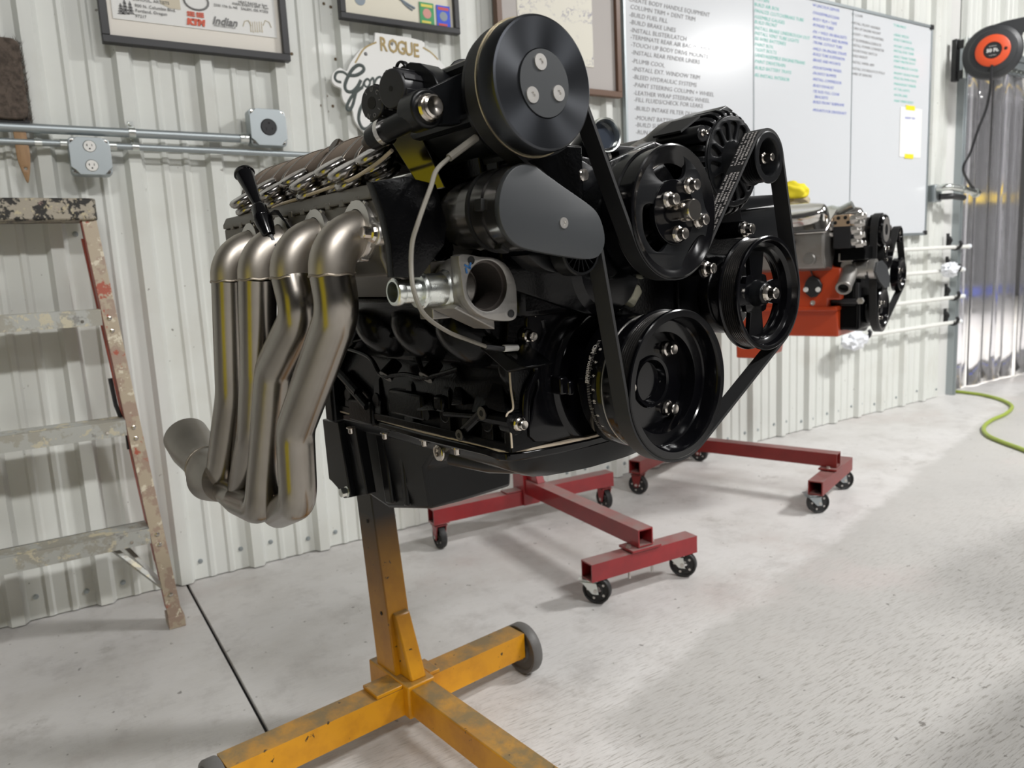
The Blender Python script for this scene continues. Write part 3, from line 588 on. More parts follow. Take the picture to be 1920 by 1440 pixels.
# electrical boxes and conduits
def ebox(x0, x1, z0, z1, round_, label):
    e = empty('electrical_box', ((x0+x1)/2, WY-.004, (z0+z1)/2), label=label, cat='electrical box'); X, Z = (x1-x0)/2, (z1-z0)/2
    b = MB(); b.plate(rrect(-X, X, -Z, Z, .012), [], -.048, 0, .003, mp=lambda v: (v[0], v[2]-.024, v[1])); obj('back_box', b, M['galv'], e, smooth=20)
    cc = [(-X+.022, -Z), (X-.022, -Z), (X-.012, -Z+.012), (X, -Z+.022), (X, Z-.022), (X-.012, Z-.012), (X-.022, Z), (-X+.022, Z), (-X+.012, Z-.012), (-X, Z-.022), (-X, -Z+.022), (-X+.012, -Z+.012)]
    hl = [circ((0, 0), .026, 28)] if round_ else [circ((0, .0275), .0165, 20), circ((0, -.0275), .0165, 20)]
    b = MB(); b.plate(cc, hl, 0, .010, .0015, mp=lambda v: (v[0], v[2]-.053, v[1])); obj('cover_plate', b, M['galv'], e, smooth=0)
    for sx_ in (-1, 1):
        for sz in (-1, 1): b = MB(); b.lathe([(0, 0), (0, .006), (.003, .006), (.004, 0)], (sx_*(X-.011), -.048, sz*(Z-.011)), (0, -1, 0), 10); obj('cover_screw', b, M['steel'], e)
    if round_:
        b = MB(); b.lathe([(-.02, 0), (-.02, .0255), (.001, .0255), (.002, .024), (.002, 0)], (0, -.058, 0), (0, -1, 0), 28); rc = obj('receptacle', b, M['cap'], e)
        b = MB(); b.box((-.009, -.0602, -.006), (.002, .001, .009)); b.box((.011, -.0602, -.004), (.002, .001, .007)); b.lathe([(0, 0), (0, .0035), (.0005, .0035), (.0005, 0)], (.001, -.0600, .013), (0, -1, 0), 12); obj('socket_slot', b, M['dark'], rc)
    else:
        for z in (.0275, -.0275):
            b = MB(); b.lathe([(-.02, 0), (-.02, .016), (.001, .016), (.002, .015), (.002, 0)], (0, -.058, z), (0, -1, 0), 20); rc = obj('receptacle', b, M['white'], e)
            b = MB(); b.box((-.006, -.0602, z+.003), (.0014, .001, .007)); b.box((-.0075, -.0602, z+.003), (.003, .001, .0014)); b.box((.006, -.0602, z+.003), (.0014, .001, .006)); b.lathe([(0, 0), (0, .0023), (.0005, .0023), (.0005, 0)], (0, -.06, z-.007), (0, -1, 0), 10); obj('socket_slot', b, M['dark'], rc)
    return e
ebox(.150, .258, 1.335, 1.442, 0, 'galvanised square box with white duplex outlet, left and lower')
ebox(.672, .790, 1.441, 1.557, 1, 'galvanised square box with round black socket at the end of the upper conduit')
CY = WY-.032
cu = empty('upper_conduit', (0, CY, 1.466), label='thicker galvanised conduit running to the round socket box', cat='conduit')
b = MB(); b.cyl((-1.6, 0, 0), (.665, 0, -.002), .0135, seg=16); obj('conduit_pipe', b, M['galv'], cu)
b = MB(); b.cyl((.642, 0, -.002), (.668, 0, -.002), .018, seg=12); b.cyl((.655, -.014, -.002), (.655, -.02, -.002), .004, seg=8); obj('conduit_connector', b, M['zinc'], cu)
lc = empty('lower_conduit', (0, CY, 1.424), label='thinner galvanised conduit running through the duplex outlet box behind the engine', cat='conduit')
b = MB(); b.cyl((-1.6, 0, 0.002), (.152, 0, .001), .0095, seg=14); b.cyl((.256, 0, 0), (2.0, 0, -.012), .0095, seg=14); obj('conduit_pipe', b, M['galv'], lc)
b = MB(); b.cyl((.132, 0, .001), (.152, 0, .001), .0135, seg=12); b.cyl((.256, 0, 0), (.278, 0, 0), .0135, seg=12); obj('conduit_connector', b, M['zinc'], lc)
for e, xs, r_ in ((cu, (.325, -.4), .0135), (lc, (.078, .33, .95), .0095)):
    for x in xs:
        b = MB(); b.lathe([(-.009, r_), (-.009, r_+.002), (.009, r_+.002), (.009, r_)], (x, 0, 0), (1, 0, 0), 18); b.box((x, .018, r_+.012), (.018, .003, .022)); b.lathe([(0, 0), (0, .006), (.004, .005), (.004, 0)], (x, .016, r_+.014), (0, -1, 0), 6); obj('conduit_strap', b, M['zinc'], e)
# brush
br = empty('hanging_brush', (.035, WY-.03, 1.48), label='brown bristled brush with wooden handle hung behind the conduits', cat='brush')
b = MB(); hh = [(-.012, -.01), (.014, -.01), (.017, -.05), (.019, -.09), (.012, -.14), (.003, -.168), (-.006, -.14), (-.014, -.1), (-.014, -.05)]
b.plate([(x, z) for x, z in spl([V(x, z, 0) for x, z in hh], 4, True) for _ in (0,)] if False else [(p.x, p.y) for p in spl([V(x, z, 0) for x, z in hh], 4, True)], [circ((.003, -.128), .004, 12)], 0, .012, .002, mp=lambda v: (v[0], v[2], v[1])); obj('handle', b, M['wood'], br)
b = MB(); b.bb(-.05, .03, -.01, .018, -.005, .018); obj('ferrule', b, M['cap'], br, bevel=.003)
b = MB(); b.plate(rrect(-.056, .030, .005, .222, .022), [], 0, .026, .004, mp=lambda v: (v[0], v[2]-.009, v[1]))
for i in range(2600):
    x = random.uniform(-.060, .034); y = random.uniform(-.02, .016); z = random.uniform(.0, .218); dx, dz = random.uniform(-.013, .013), random.uniform(.004, .02); dy = random.uniform(-.012, .0)
    b.add([(x, y, z), (x+.0016, y, z), (x+dx, y+dy, z+dz)], [(0, 1, 2)])
obj('bristles', b, M['bristle'], br, kind='stuff', smooth=0)
# rods on hooks
rods = [(1700, 480, 1812, 464, 1776, 464, 'top'), (1690, 530, 1800, 514, 1774, 508, 'second'), (1682, 586, 1800, 567, 1770, 560, 'third'), (1600, 651, 1802, 617, 1766, 608, 'lowest')]
hk = MB(); hk.tube(spl([(0, 0, .055), (0, -.012, .06), (0, -.022, .045), (0, -.012, .02), (0, -.02, 0), (0, -.05, -.012), (0, -.078, -.002), (0, -.086, .022), (0, -.078, .036)], 5), .011, 8); hk.bb(-.012, .012, -.006, .003, .0, .09); hkm = hk.mesh('hook', M['cap'])
for i, (xa, ya, xb, yb, hx, hy, nm) in enumerate(rods):
    z = on_wall(hx, hy, WY-.06).z; X = on_wall(xb, yb, WY-.06).x
    rt = empty('white_rod', (3.9 if i == 3 else 3.95, WY-.052, z), label='white rod resting on black hooks low on the wall, %s of four' % nm, cat='rod')
    L = X-3.9; b = MB(); b.cyl((0, 0, 0), (L-.01, 0, 0), .0125, seg=14); obj('rod_tube', b, M['rod'], rt)
    b = MB(); b.lathe([(0, 0), (0, .013), (.01, .017), (.02, .015), (.03, .006), (.032, 0)], (L-.012, 0, 0), (1, 0, 0), 14); obj('rod_tip', b, M['poly'], rt)
    for j, x in enumerate((5.08, 4.1)):
        h = obj('wall_hook', hkm, None, loc=(x, WY, z), label='black curved wall hook under the %s white rod, %s' % (nm, ('by the doorway', 'at its far left end')[j]), cat='hook', group='wall hooks')
for px, py, s, lb in ((1782, 505, .075, 'crumpled clear film bunched beside the second white rod'), (1602, 638, .085, 'crumpled clear film bunched at the left end of the lowest rod')):
    p = on_wall(px, py, WY-.1); b = MB(); bm = bmesh.new(); bmesh.ops.create_icosphere(bm, subdivisions=3, radius=1)
    for v in bm.verts: n_ = 1+random.uniform(-.3, .3); v.co = V(v.co.x*s*1.1*n_, v.co.y*s*.45*n_, v.co.z*s*.6*n_)
    b.add([v.co.copy() for v in bm.verts], [tuple(v.index for v in f.verts) for f in bm.faces]); bm.free()
    obj('clear_film', b, M['poly'], smooth=0, label=lb, cat='plastic film', loc=p)
# box with plugs by the doorway and hose reel
pb = empty('socket_box_with_plug', (4.86, WY-.004, 1.33), label='grey socket box with silver plug fittings between whiteboard and doorway', cat='electrical box')
b = MB(); b.bb(-.05, .03, -.05, 0, -.05, .055); obj('back_box', b, M['galv'], pb, bevel=.006)
b = MB(); b.tube(fillet([(-.03, -.05, .03), (-.02, -.11, .035), (.11, -.13, .02), (.30, -.12, .0)], .05), .02, 12); obj('angled_fitting', b, M['zinc'], pb)
b = MB(); b.tube(fillet([(.0, -.05, -.02), (.05, -.10, -.02), (.17, -.11, -.03)], .03), .019, 12); obj('plug', b, M['cap'], pb)
b = MB(); b.lathe([(0, .02), (0, .027), (.03, .027), (.03, .02)], (.28, -.12, 0), (1, 0, -.05), 14); b.lathe([(0, .018), (0, .024), (.03, .024), (.03, .018)], (.1, -.13, .022), (1, 0, -.1), 14); obj('collar', b, M['zinc'], pb)
rc_ = on_wall(1861, 98, 2.40); rl = empty('cord_reel', rc_, label='black retractable cord reel with orange ring mounted by the doorway', cat='reel')
ax = (CAM-rc_); ax.z = -.02; ax.normalize(); bx_, by_, _z = basis(ax)
def RL(x, y, t): return bx_*x+by_*y+ax*t
flip = 1 if bx_.dot(XI) > 0 else -1
def RP(x, y, t=0): return bx_*(x*flip)+V(0, 0, 1)*y+ax*t
b = MB(); b.lathe([(-.07, 0), (-.07, .11), (-.055, .15), (-.02, .158), (0, .158), (.018, .15), (.03, .128), (.045, .12), (.05, .09), (.05, 0)], (0, 0, 0), ax, 48); rb = obj('reel_drum', b, M['reelb'], rl)
b = MB(); pts = [(-.0, .155), (.06, .165), (.19, .17), (.20, .12), (.15, .09), (.14, .03), (.1, -.05), (.02, .0)]; b.loft([[RP(x, y, -.05) for x, y in pts], [RP(x, y, .012) for x, y in pts]]); obj('reel_housing', b, M['reelb'], rl, bevel=.004)
b = MB(); b.lathe([(.045, .048), (.045, .092), (.055, .090), (.058, .085), (.058, .048)], (0, 0, 0), ax, 40); ro = obj('orange_ring', b, M['reelo'], rl)
b = MB(); b.lathe([(.048, 0), (.048, .048), (.056, .046), (.056, 0)], (0, 0, 0), ax, 32); obj('hub_label', b, M['cap'], rl)
b = MB()
b.text('50 Ft.', lambda v: RP(v.x, v.y-.008, .0565+v.z), .027, .0004, align='CENTER', bold=.0012); b.text('EXTENSION', lambda v: RP(v.x, v.y+.022, .0565+v.z), .007, .0003, align='CENTER'); b.text('CORD REEL', lambda v: RP(v.x, v.y-.03, .0565+v.z), .007, .0003, align='CENTER'); obj('hub_lettering', b, M['white'], rl, smooth=0)
b = MB(); b.lathe([(.05, 0), (.05, .009), (.059, .009), (.059, 0)], RP(.066, .0, 0), ax, 14); obj('ring_hole', b, M['dark'], rl)
wp0 = V(5.05, WY-.005, 0)
b = MB(); b.box((5.055-rc_.x, WY-.02-rc_.y, 0), (.05, .03, .25)); b.box((5.055-rc_.x, WY-.05-rc_.y, .09), (.02, .06, .05)); b.box((5.055-rc_.x, WY-.05-rc_.y, -.09), (.02, .06, .05)); obj('wall_bracket', b, M['cap'], rl, bevel=.004)
b = MB()
for z in (.105, -.105): b.tube([(5.06-rc_.x, WY-.04-rc_.y, z), RP(-.13, z*.9, -.04)], .006, 8)
b.cyl(RP(-.14, -.12, -.03), RP(-.14, .12, -.03), .012); obj('swivel_arm', b, M['zinc'], rl)
cpts = [rc_+RP(.0, -.085, .056), rc_+RP(-.003, -.12, .058), on_wall(1857, 165, 2.38), on_wall(1849, 205, 2.4), on_wall(1835, 240, 2.42), on_wall(1820, 285, 2.45), on_wall(1806, 320, 2.47), V(5.12, 2.50, 1.345)]
cpts[-1] = V(4.86+.30, WY-.125, 1.332)
b = MB(); b.tube([p-rc_ for p in spl(cpts, 6)], .008, 8); obj('cord', b, M['cap'], rl)
# green hose on the floor
hp = [on_floor(1782, 736), on_floor(1812, 739), on_floor(1845, 744), on_floor(1878, 753), on_floor(1897, 765), on_floor(1886, 779), on_floor(1858, 792), on_floor(1844, 806), on_floor(1852, 820), on_floor(1880, 833), on_floor(1925, 850), on_floor(1990, 880)]
hp = [V(5.35, 3.3, 0), V(5.32, 2.85, 0)]+hp
b = MB(); b.tube([V(p.x, p.y, .011) for p in spl(hp, 8)], .0105, 10); obj('air_hose', b, M['hose'], label='yellow green air hose snaking over the floor from the doorway', cat='hose')
# ------------------------------------------------------------------ ladder
def ladder():
    L = empty('step_ladder', (0, 2.314, 0), label='paint-splashed aluminium and red step ladder standing against the left part of the wall', cat='ladder')
    k = .17; xc = -.075
    def P(x, z, d=0): return V(x, k*z+d, z)
    def half(z): return .345-.135*z/1.26+.0
    def beam(x0, x1, z0, z1, w, d0, d1, s):   # rail between heights, width across x, depth range
        P8 = []
        for z, x in ((z0, x0), (z1, x1)): P8 += [P(x, z, d0), P(x+w*s, z, d0), P(x+w*s, z, d1), P(x, z, d1)]
        return P8
    R = lambda z: .268-.079*z/1.2
    for s, nm in ((1, 'front_rail'), (-1, 'front_rail')):
        xo = lambda z: R(z) if s > 0 else 2*xc-R(z)
        b = MB(); b.hexa(beam(xo(0)-.004*s, xo(1.2)-.004*s, 0, 1.2, .004, 0, .06, s)); b.hexa(beam(xo(0)-.038*s, xo(1.2)-.034*s, 0, 1.2, .038, -.003, .002, s)); b.hexa(beam(xo(0)-.030*s, xo(1.2)-.026*s, 0, 1.2, .028, .055, .06, s)); r_ = obj(nm, b, M['lrail'], L, bevel=.001)
        b = MB(); b.hexa(beam(xo(0)-.040*s, xo(1.2)-.036*s, .05, 1.2, .003, 0, .058, s)); obj('inner_web', b, M['lred'], L)
        b = MB(); b.hexa([P(xo(0)+x*s, z, d) for z in (0, .035) for x, d in ((-.042, -.006), (.004, -.006), (.004, .062), (-.042, .062))]); obj('foot', b, M['lrail'], L, bevel=.002)
        for z in (.917, .597, .28, .88, .565, .25, .1):
            b = MB(); p = P(xo(z)-.018*s, z, -.004); b.lathe([(0, .0065), (.0025, .006), (.004, .003), (.004, 0)], p, (0, -1, 0), 10); obj('rivet', b, M['steel'], L)
        # rear rail
        b = MB(); q0, q1 = V(xo(0)-.02*s, .27, .12), V(xo(1.15)-.03*s, .235, 1.15); b.hexa([q0+V(-.012, 0, 0), q0+V(.012, 0, 0), q0+V(.012, .03, 0), q0+V(-.012, .03, 0), q1+V(-.012, 0, 0), q1+V(.012, 0, 0), q1+V(.012, .03, 0), q1+V(-.012, .03, 0)]); obj('rear_rail', b, M['lred'], L)
        # brace under lowest step
        b = MB(); b.tube([P(xo(.25)-.135*s, .253, .03), P(xo(.1)-.02*s, .105, .01)], .009, 4); b.tube([P(xo(.25)-.11*s, .25, .09), P(xo(.1)-.02*s, .1, .05)], .008, 4); obj('brace', b, M['lstep'], L)
        b = MB(); b.tube([P(xo(.7)-.05*s, .74, .05), P(xo(.7)-.045*s, .66, .055), P(xo(.6)-.03*s, .56, .06)], .006, 6); b.box(P(xo(.56)-.03*s, .55, .06), (.022, .012, .05)); obj('spreader', b, M['cap'], L)
    for z in (.943, .622, .303):
        xr = R(z)-.036; xl = 2*xc-xr
        b = MB(); h = .045
        b.hexa([P(xl, z-h, -.002), P(xr, z-h, -.002), P(xr, z-h, .002), P(xl, z-h, .002), P(xl, z, -.008), P(xr, z, -.008), P(xr, z, -.003), P(xl, z, -.003)])
        y0 = k*z; b.bb(xl, xr, y0-.008, y0+.085, z-.004, z); b.bb(xl, xr, y0+.08, y0+.085, z-.035, z)
        for j in range(6): b.bb(xl, xr, y0+.004+j*.012, y0+.008+j*.012, z, z+.0015)
        obj('step', b, M['lstep'], L, bevel=.0008)
        for x in (xl+.09, xr-.05): b = MB(); b.lathe([(0, .005), (.003, .004), (.003, 0)], P(x, z-.03, -.005), (0, -1, 0), 8); obj('rivet', b, M['steel'], L)
    z = 1.2; y0 = k*z; b = MB(); rr = rrect(xc-.272, xc+.272, y0-.014, y0+.115, .02); b.prism(rr, z+.0, z+.062, 'z'); obj('top_cap', b, M['lcap'], L, bevel=.005)
ladder()
# ------------------------------------------------------------------ engine stands
def tube_box(b, p0, p1, w, z0, z1, wall_=.004):
    """open rectangular tube between floor points"""
    p0 = V(p0[0], p0[1], 0); p1 = V(p1[0], p1[1], 0); d = (p1-p0).normalized(); n = V(-d.y, d.x, 0)
    def ring(p, w_, a, c): return [p-n*w_/2+V(0, 0, a), p+n*w_/2+V(0, 0, a), p+n*w_/2+V(0, 0, c), p-n*w_/2+V(0, 0, c)]
    o0, o1 = ring(p0, w, z0, z1), ring(p1, w, z0, z1); i0, i1 = ring(p0, w-2*wall_, z0+wall_, z1-wall_), ring(p1, w-2*wall_, z0+wall_, z1-wall_)
    vs = o0+o1+i0+i1; fs = []
    for k in range(4):
        j = (k+1) % 4; fs += [(k, j, 4+j, 4+k), (8+k, 12+k, 12+j, 8+j), (k, 8+k, 8+j, j), (4+k, 4+j, 12+j, 12+k)]
    b.add(vs, fs)
def wheel(b, c, ax, R, w):
    b.lathe([(-w/2, R*.35), (-w/2, R*.5), (-w/2*.6, R*.55), (-w/2*.6, R*.8), (-w/2, R*.86), (-w/2, R*.96), (-w/2*.7, R), (w/2*.7, R), (w/2, R*.96), (w/2, R*.86), (w/2*.6, R*.8), (w/2*.6, R*.55), (w/2, R*.5), (w/2, R*.35)], c, ax, 28)
def caster(parent, x, y, ztop, R, ax, frk, swivel=True, m=None):
    c = V(x, y, R); ax = Vector(ax).normalized(); fw = V(-ax.y, ax.x, 0)
    off = fw*(.02 if swivel else 0)
    g = empty_part = MB(); b = MB(); wheel(b, c, ax, R, .024); w_ = obj('caster_wheel', b, M['tyre'], parent, smooth=40)
    b = MB(); b.cyl(c-ax*.022, c+ax*.022, .006, seg=10); 
    for k_ in range(5):
        q = c+fw*(R*.62*cos(k_*1.2566))+V(0, 0, R*.62*sin(k_*1.2566)); b.cyl(q-ax*.0085, q+ax*.0085, .004, seg=8)
    obj('wheel_hub', b, M['alum'], w_)
    b = MB()
    for s in (-1, 1):
        q = c+ax*(s*.018); t = V(x, y, 0)+off+ax*(s*.018)+V(0, 0, ztop-.012)
        b.hexa([q-fw*.010-V(0, 0, .010)-ax*.0015, q+fw*.010-V(0, 0, .010)-ax*.0015, q+fw*.010-V(0, 0, .010)+ax*.0015, q-fw*.010-V(0, 0, .010)+ax*.0015,
                t-fw*.024-ax*.0015, t+fw*.024-ax*.0015, t+fw*.024+ax*.0015, t-fw*.024+ax*.0015])
    t = V(x, y, ztop)+off; b.box(t-V(0, 0, .011), (.05, .05, .003), Matrix.Rotation(atan2(ax.y, ax.x), 3, 'Z')); b.cyl(t-V(0, 0, .011), t-V(0, 0, .003), .021, seg=20); b.box(t-V(0, 0, .0015), (.06, .06, .003), Matrix.Rotation(atan2(ax.y, ax.x), 3, 'Z'))
    obj('caster_fork', b, frk, parent, bevel=.0008)
def red_stand(yaw, rear, front, bl, br, fl_, fr_, zt, m, label, zb=.10, w=.055, post=True, fork=None):
    e = empty('engine_stand', (0, 0, 0), label=label, cat='engine stand'); rear, front = Vector(rear), Vector(front)
    d = (front-rear).normalized(); n = V(-d.y, d.x, 0)
    b = MB(); tube_box(b, rear+n*bl, rear+n*br, w, zb, zb+w); obj('rear_cross_tube', b, m, e)
    b = MB(); tube_box(b, front+n*fl_, front+n*fr_, w, zb-.02, zb+w-.02); obj('front_cross_tube', b, m, e)
    b = MB(); tube_box(b, rear+d*.03, front+d*.028, w, zt, zt+w); obj('long_tube', b, m, e)
    b = MB(); b.box(V(front.x, front.y, zt-.006)+d*.0, (.07, .11, .008), Matrix.Rotation(atan2(d.y, d.x), 3, 'Z')); obj('joint_plate', b, m, e, bevel=.001)
    b = MB(); b.box(V(rear.x, rear.y, zb+w+.003), (.05, .20, .006), Matrix.Rotation(atan2(d.y, d.x), 3, 'Z')); b.box(V(rear.x, rear.y, (zb+zt+w)/2+.012), (.085, .068, zt+w-zb+.02), Matrix.Rotation(atan2(d.y, d.x), 3, 'Z')); obj('post_socket', b, m, e, bevel=.002)
    for s in (-1, 1):
        b = MB(); p = V(front.x, front.y, zt-.002)+n*(s*.044)+V(0, 0, .0); b.lathe([(0, .010), (.002, .010), (.002, .007), (.008, .007), (.008, 0)], p, (0, 0, 1), 6); b.cyl(p-V(0, 0, .1), p-V(0, 0, .0), .004, seg=8); obj('plate_bolt', b, M['alum'], e)
    if post:
        b = MB(); zz = .80; p = V(rear.x, rear.y, 0)-d*.0; q = p-d*.05
        R3 = Matrix.Rotation(atan2(d.y, d.x), 3, 'Z')
        def rg(c, z): return [c+R3@V(a, c_, 0)+V(0, 0, z) for a, c_ in ((-.03, -.03), (.03, -.03), (.03, .03), (-.03, .03))]
        b.loft([rg(p, zb+w), rg(q, zz)]); b.cyl(q+d*-.05+V(0, 0, zz), q+d*.13+V(0, 0, zz), .037, seg=20); obj('post', b, m, e, bevel=.002)
        b = MB(); b.prism([(-.07, -.09), (.07, -.09), (.07, .09), (-.07, .09)], 0, .01); hp_ = [R3@V(*v) + q+d*.13+V(0, 0, zz) for v in b.v]; b.v = hp_; obj('mounting_head', b, m, e, bevel=.002)
        b = MB(); b.hexa([p+d*.035+n*-.016+V(0, 0, zt+w), p+d*.12-n*.016+V(0, 0, zt+w), p+d*.12+n*.016+V(0, 0, zt+w), p+d*.035+n*.016+V(0, 0, zt+w)]+[p+d*.012-n*.016+V(0, 0, zt+w+.16), p+d*.03-n*.016+V(0, 0, zt+w+.16), p+d*.03+n*.016+V(0, 0, zt+w+.16), p+d*.012+n*.016+V(0, 0, zt+w+.16)]); obj('gusset', b, m, e, bevel=.002)
    R = .043
    for (base, s, pos, zz_, sw) in ((rear, -1, bl+.03, zb, 0), (rear, 1, br-.03, zb, 0), (front, -1, fl_+.035, zb-.02, 1), (front, 1, fr_-.035, zb-.02, 1)):
        p = base+n*pos
        if sw: p2 = p; caster(e, p2.x, p2.y, zz_, R, (cos(yaw+.5), sin(yaw+.5), 0), fork, True)
        else: caster(e, p.x, p.y, zz_, R, (n.x, n.y, 0), m, False)
    return e
# nearer red stand (its long tube points at the camera side)
red_stand(.1, (1.53, 2.352, 0), (1.482, 1.652, 0), -.402, .398, -.20, .205, .148, M['red'], 'red engine stand on casters behind the black engine, nearest to the camera', fork=M['zinc'], zb=.10)
red_stand(.6, (2.415, 2.478, 0), (2.648, 1.795, 0), -.325, .36, -.21, .215, .148, M['redk'], 'darker red engine stand carrying the orange engine near the whiteboards', fork=M['galv'], zb=.10)
# ------------------------------------------------------------------ yellow stand under the black engine
E1 = Frame((.698, .692, .840), -83.0)
def ystand():
    o = E1.o.copy(); o.z = 0; F = Frame(o, -83.0); e = F.empty('engine_stand'); tag(e, 'timeworn yellow engine stand with blackened post carrying the black engine', 'engine stand'); m = M['yellow']
    def tb(b, a0, r0, a1, r1, w, z0, z1): tube_box(b, (a0, r0), (a1, r1), w, z0, z1)
    b = MB(); tb(b, -.754, -.413, -.754, .308, .06, .055, .117); obj('cross_tube', b, m, e)
    b = MB(); b.bb(-.705, .42, -.030, .027, .057, .120); obj('long_tube', b, m, e, bevel=.003)
    b = MB(); b.bb(-.874, -.703, -.037, .033, .052, .127); obj('post_socket', b, m, e, bevel=.004)
    b = MB(); b.bb(-.787, -.725, -.10, -.037, .1165, .1255); obj('weld_plate', b, m, e, bevel=.002); b = MB(); b.bb(-.787, -.725, .033, .06, .1165, .1255); obj('weld_plate', b, m, e, bevel=.002)
    b = MB()
    def rg(a0, a1, z): return [V(a0, -.030, z), V(a1, -.030, z), V(a1, .024, z), V(a0, .024, z)]
    b.loft([rg(-.847, -.763, .125), rg(-.905, -.845, .80)]); obj('post', b, m, e, bevel=.003)
    b = MB(); b.hexa([V(-.765, -.019, .126), V(-.716, -.019, .126), V(-.716, .020, .126), V(-.765, .020, .126), V(-.786, -.019, .265), V(-.768, -.019, .262), V(-.768, .020, .262), V(-.786, .020, .265)]); obj('gusset', b, m, e, bevel=.004)
    b = MB(); b.cyl((-.95, 0, .80), (-.70, 0, .80), .038, seg=24); obj('head_tube', b, M['cast'], e)
    b = MB(); b.bb(-.712, -.70, -.10, .10, .70, .90); b.tube([(-.70, -.08, .88), (-.655, -.12, .93)], .014, 10); b.tube([(-.70, .08, .88), (-.655, .12, .93)], .014, 10); b.tube([(-.70, .08, .72), (-.655, .1, .70)], .014, 10); obj('mounting_head', b, M['cast'], e, bevel=.002)
    for p in ((706.5, 1031-31), (722, 1150)):
        q = F.L((745), 0, r=-.03) if False else F.L(*{706.5: (689, 977), 722: (715, 1150)}[p[0]], r=-.0305); b = MB(); b.lathe([(0, .0045), (.0006, .0045), (.0006, 0)], q, (0, -1, 0), 10); obj('bolt_hole', b, M['dark'], e)
    for s, rr in ((1, .325), (-1, -.43)):
        b = MB(); wheel(b, (-.754, rr, .0625), (0, 1, 0), .0625, .028); w_ = obj('wheel', b, M['tyreg'], e, smooth=40)
        b = MB(); b.lathe([(-.005, 0), (-.005, .052), (.005, .052), (.005, 0)], (-.754, rr, .0625), (0, 1, 0), 28); b.cyl((-.754, rr-.018*s, .0625), (-.754, rr+.02*s, .0625), .009, seg=10); obj('wheel_disc', b, M['tyre'], w_)
        b = MB(); 
        for k_ in range(5): t = k_*1.2566+.5; b.lathe([(-.0056, .008), (.0056, .008), (.0056, 0)], (-.754+.035*cos(t), rr, .0625+.035*sin(t)), (0, 1, 0), 10)
        obj('disc_hole', b, M['alum'], w_)
        b = MB(); b.hexa([V(-.775, rr-.03*s, .045), V(-.735, rr-.03*s, .045), V(-.735, rr-.015*s, .045), V(-.775, rr-.015*s, .045), V(-.775, rr-.05*s, .075), V(-.735, rr-.05*s, .075), V(-.735, rr-.015*s, .075), V(-.775, rr-.015*s, .075)]); obj('wheel_bracket', b, m, e)
ystand()
# ------------------------------------------------------------------ black V8 engine
en = E1.empty('v8_engine'); tag(en, 'black V8 engine with belt driven pulleys and four stainless header pipes', 'engine')
L = E1.L
BA0, BA1 = -.026, -.002      # belt between these planes
def ru(px, py, a): q = L(px, py, a=a); return (q.y, q.z)
def poly(pts, a, k=0): 
    P = [ru(x, y, a) for x, y in pts]
    return [(p.x, p.y) for p in spl([V(x, y, 0) for x, y in P], k, True)] if k else P
# shared bolts (axis +x)
b = MB(); b.lathe([(0, 0), (0, .0075), (.0015, .0078), (.003, .0062), (.0035, .005), (.0035, .005)], (0, 0, 0), (1, 0, 0), 20)
b.lathe([(.0035, .0046), (.0105, .0046), (.0115, .0038), (.0112, .0018), (.0112, 0)], (0, 0, 0), (1, 0, 0), 12)
boltm = b.mesh('bolt', M['steel'], 25)
b = MB(); b.lathe([(0, 0), (0, .0105), (.0015, .0108), (.0045, .0095), (.006, .0072), (.007, .0072), (.0135, .0072), (.0145, .0062), (.014, .0025), (.014, 0)], (0, 0, 0), (1, 0, 0), 12); bigboltm = b.mesh('bolt', M['steel'], 25)
b = MB(); b.lathe([(0, 0), (0, .008), (.0012, .0078), (.0012, .003), (.0004, .0026), (.0004, 0)], (0, 0, 0), (1, 0, 0), 24); flatm = b.mesh('flat_screw', M['alum'], 25)
def bolt(parent, p, ax=(1, 0, 0), s=1, me=None, name='bolt'): return put(me or boltm, name, parent, p, ax, s)
def grooves(R, a0, a1, n=6, d=.0028):
    w = (a1-a0)/n; pr = []
    for i in range(n): pr += [(a0+w*(i+.0), R-.0002), (a0+w*(i+.32), R), (a0+w*(i+.62), R-d), (a0+w*(i+.78), R-d)]
    return pr+[(a1, R)]
# crank pulley
b = MB(); R = .098
pr = [(-.05, .03), (-.05, .066), (-.040, .0665), (-.036, .0675), (-.028, .0685), (-.026, .083), (-.024, .0845), (-.004, .086), (0, .0885), (.0, .0965), (-.001, .098), (-.005, .098), (-.0055, .0945)]+[(x, r-.003) for x, r in reversed(grooves(R, BA0-.001, -.006))]+[(-.028, .098), (-.034, .098), (-.036, .096), (-.040, .088), (-.058, .07), (-.058, .03)]
b.lathe(pr, (0, -.001, 0), (1, 0, 0), 96); cp = obj('crank_pulley', b, M['gloss'], en, smooth=28)
b = MB(); b.lathe([(x, r-.0027) for x, r in grooves(.098, BA0-.001, -.006)], (0, -.001, 0), (1, 0, 0), 96); obj('pulley_grooves', b, M['barrel'], cp, smooth=28)
b = MB(); b.lathe([(-.058, .0), (-.058, .026), (-.054, .0285), (-.047, .030), (-.046, .034), (-.050, .036)], (0, -.001, 0), (1, 0, 0), 48); obj('crank_hub', b, M['gloss'], cp)
for t in (51, -51, 180): bolt(cp, (-.0495, -.001+.053*cos(radians(t)), .053*sin(radians(t))), s=1.05, me=bigboltm)
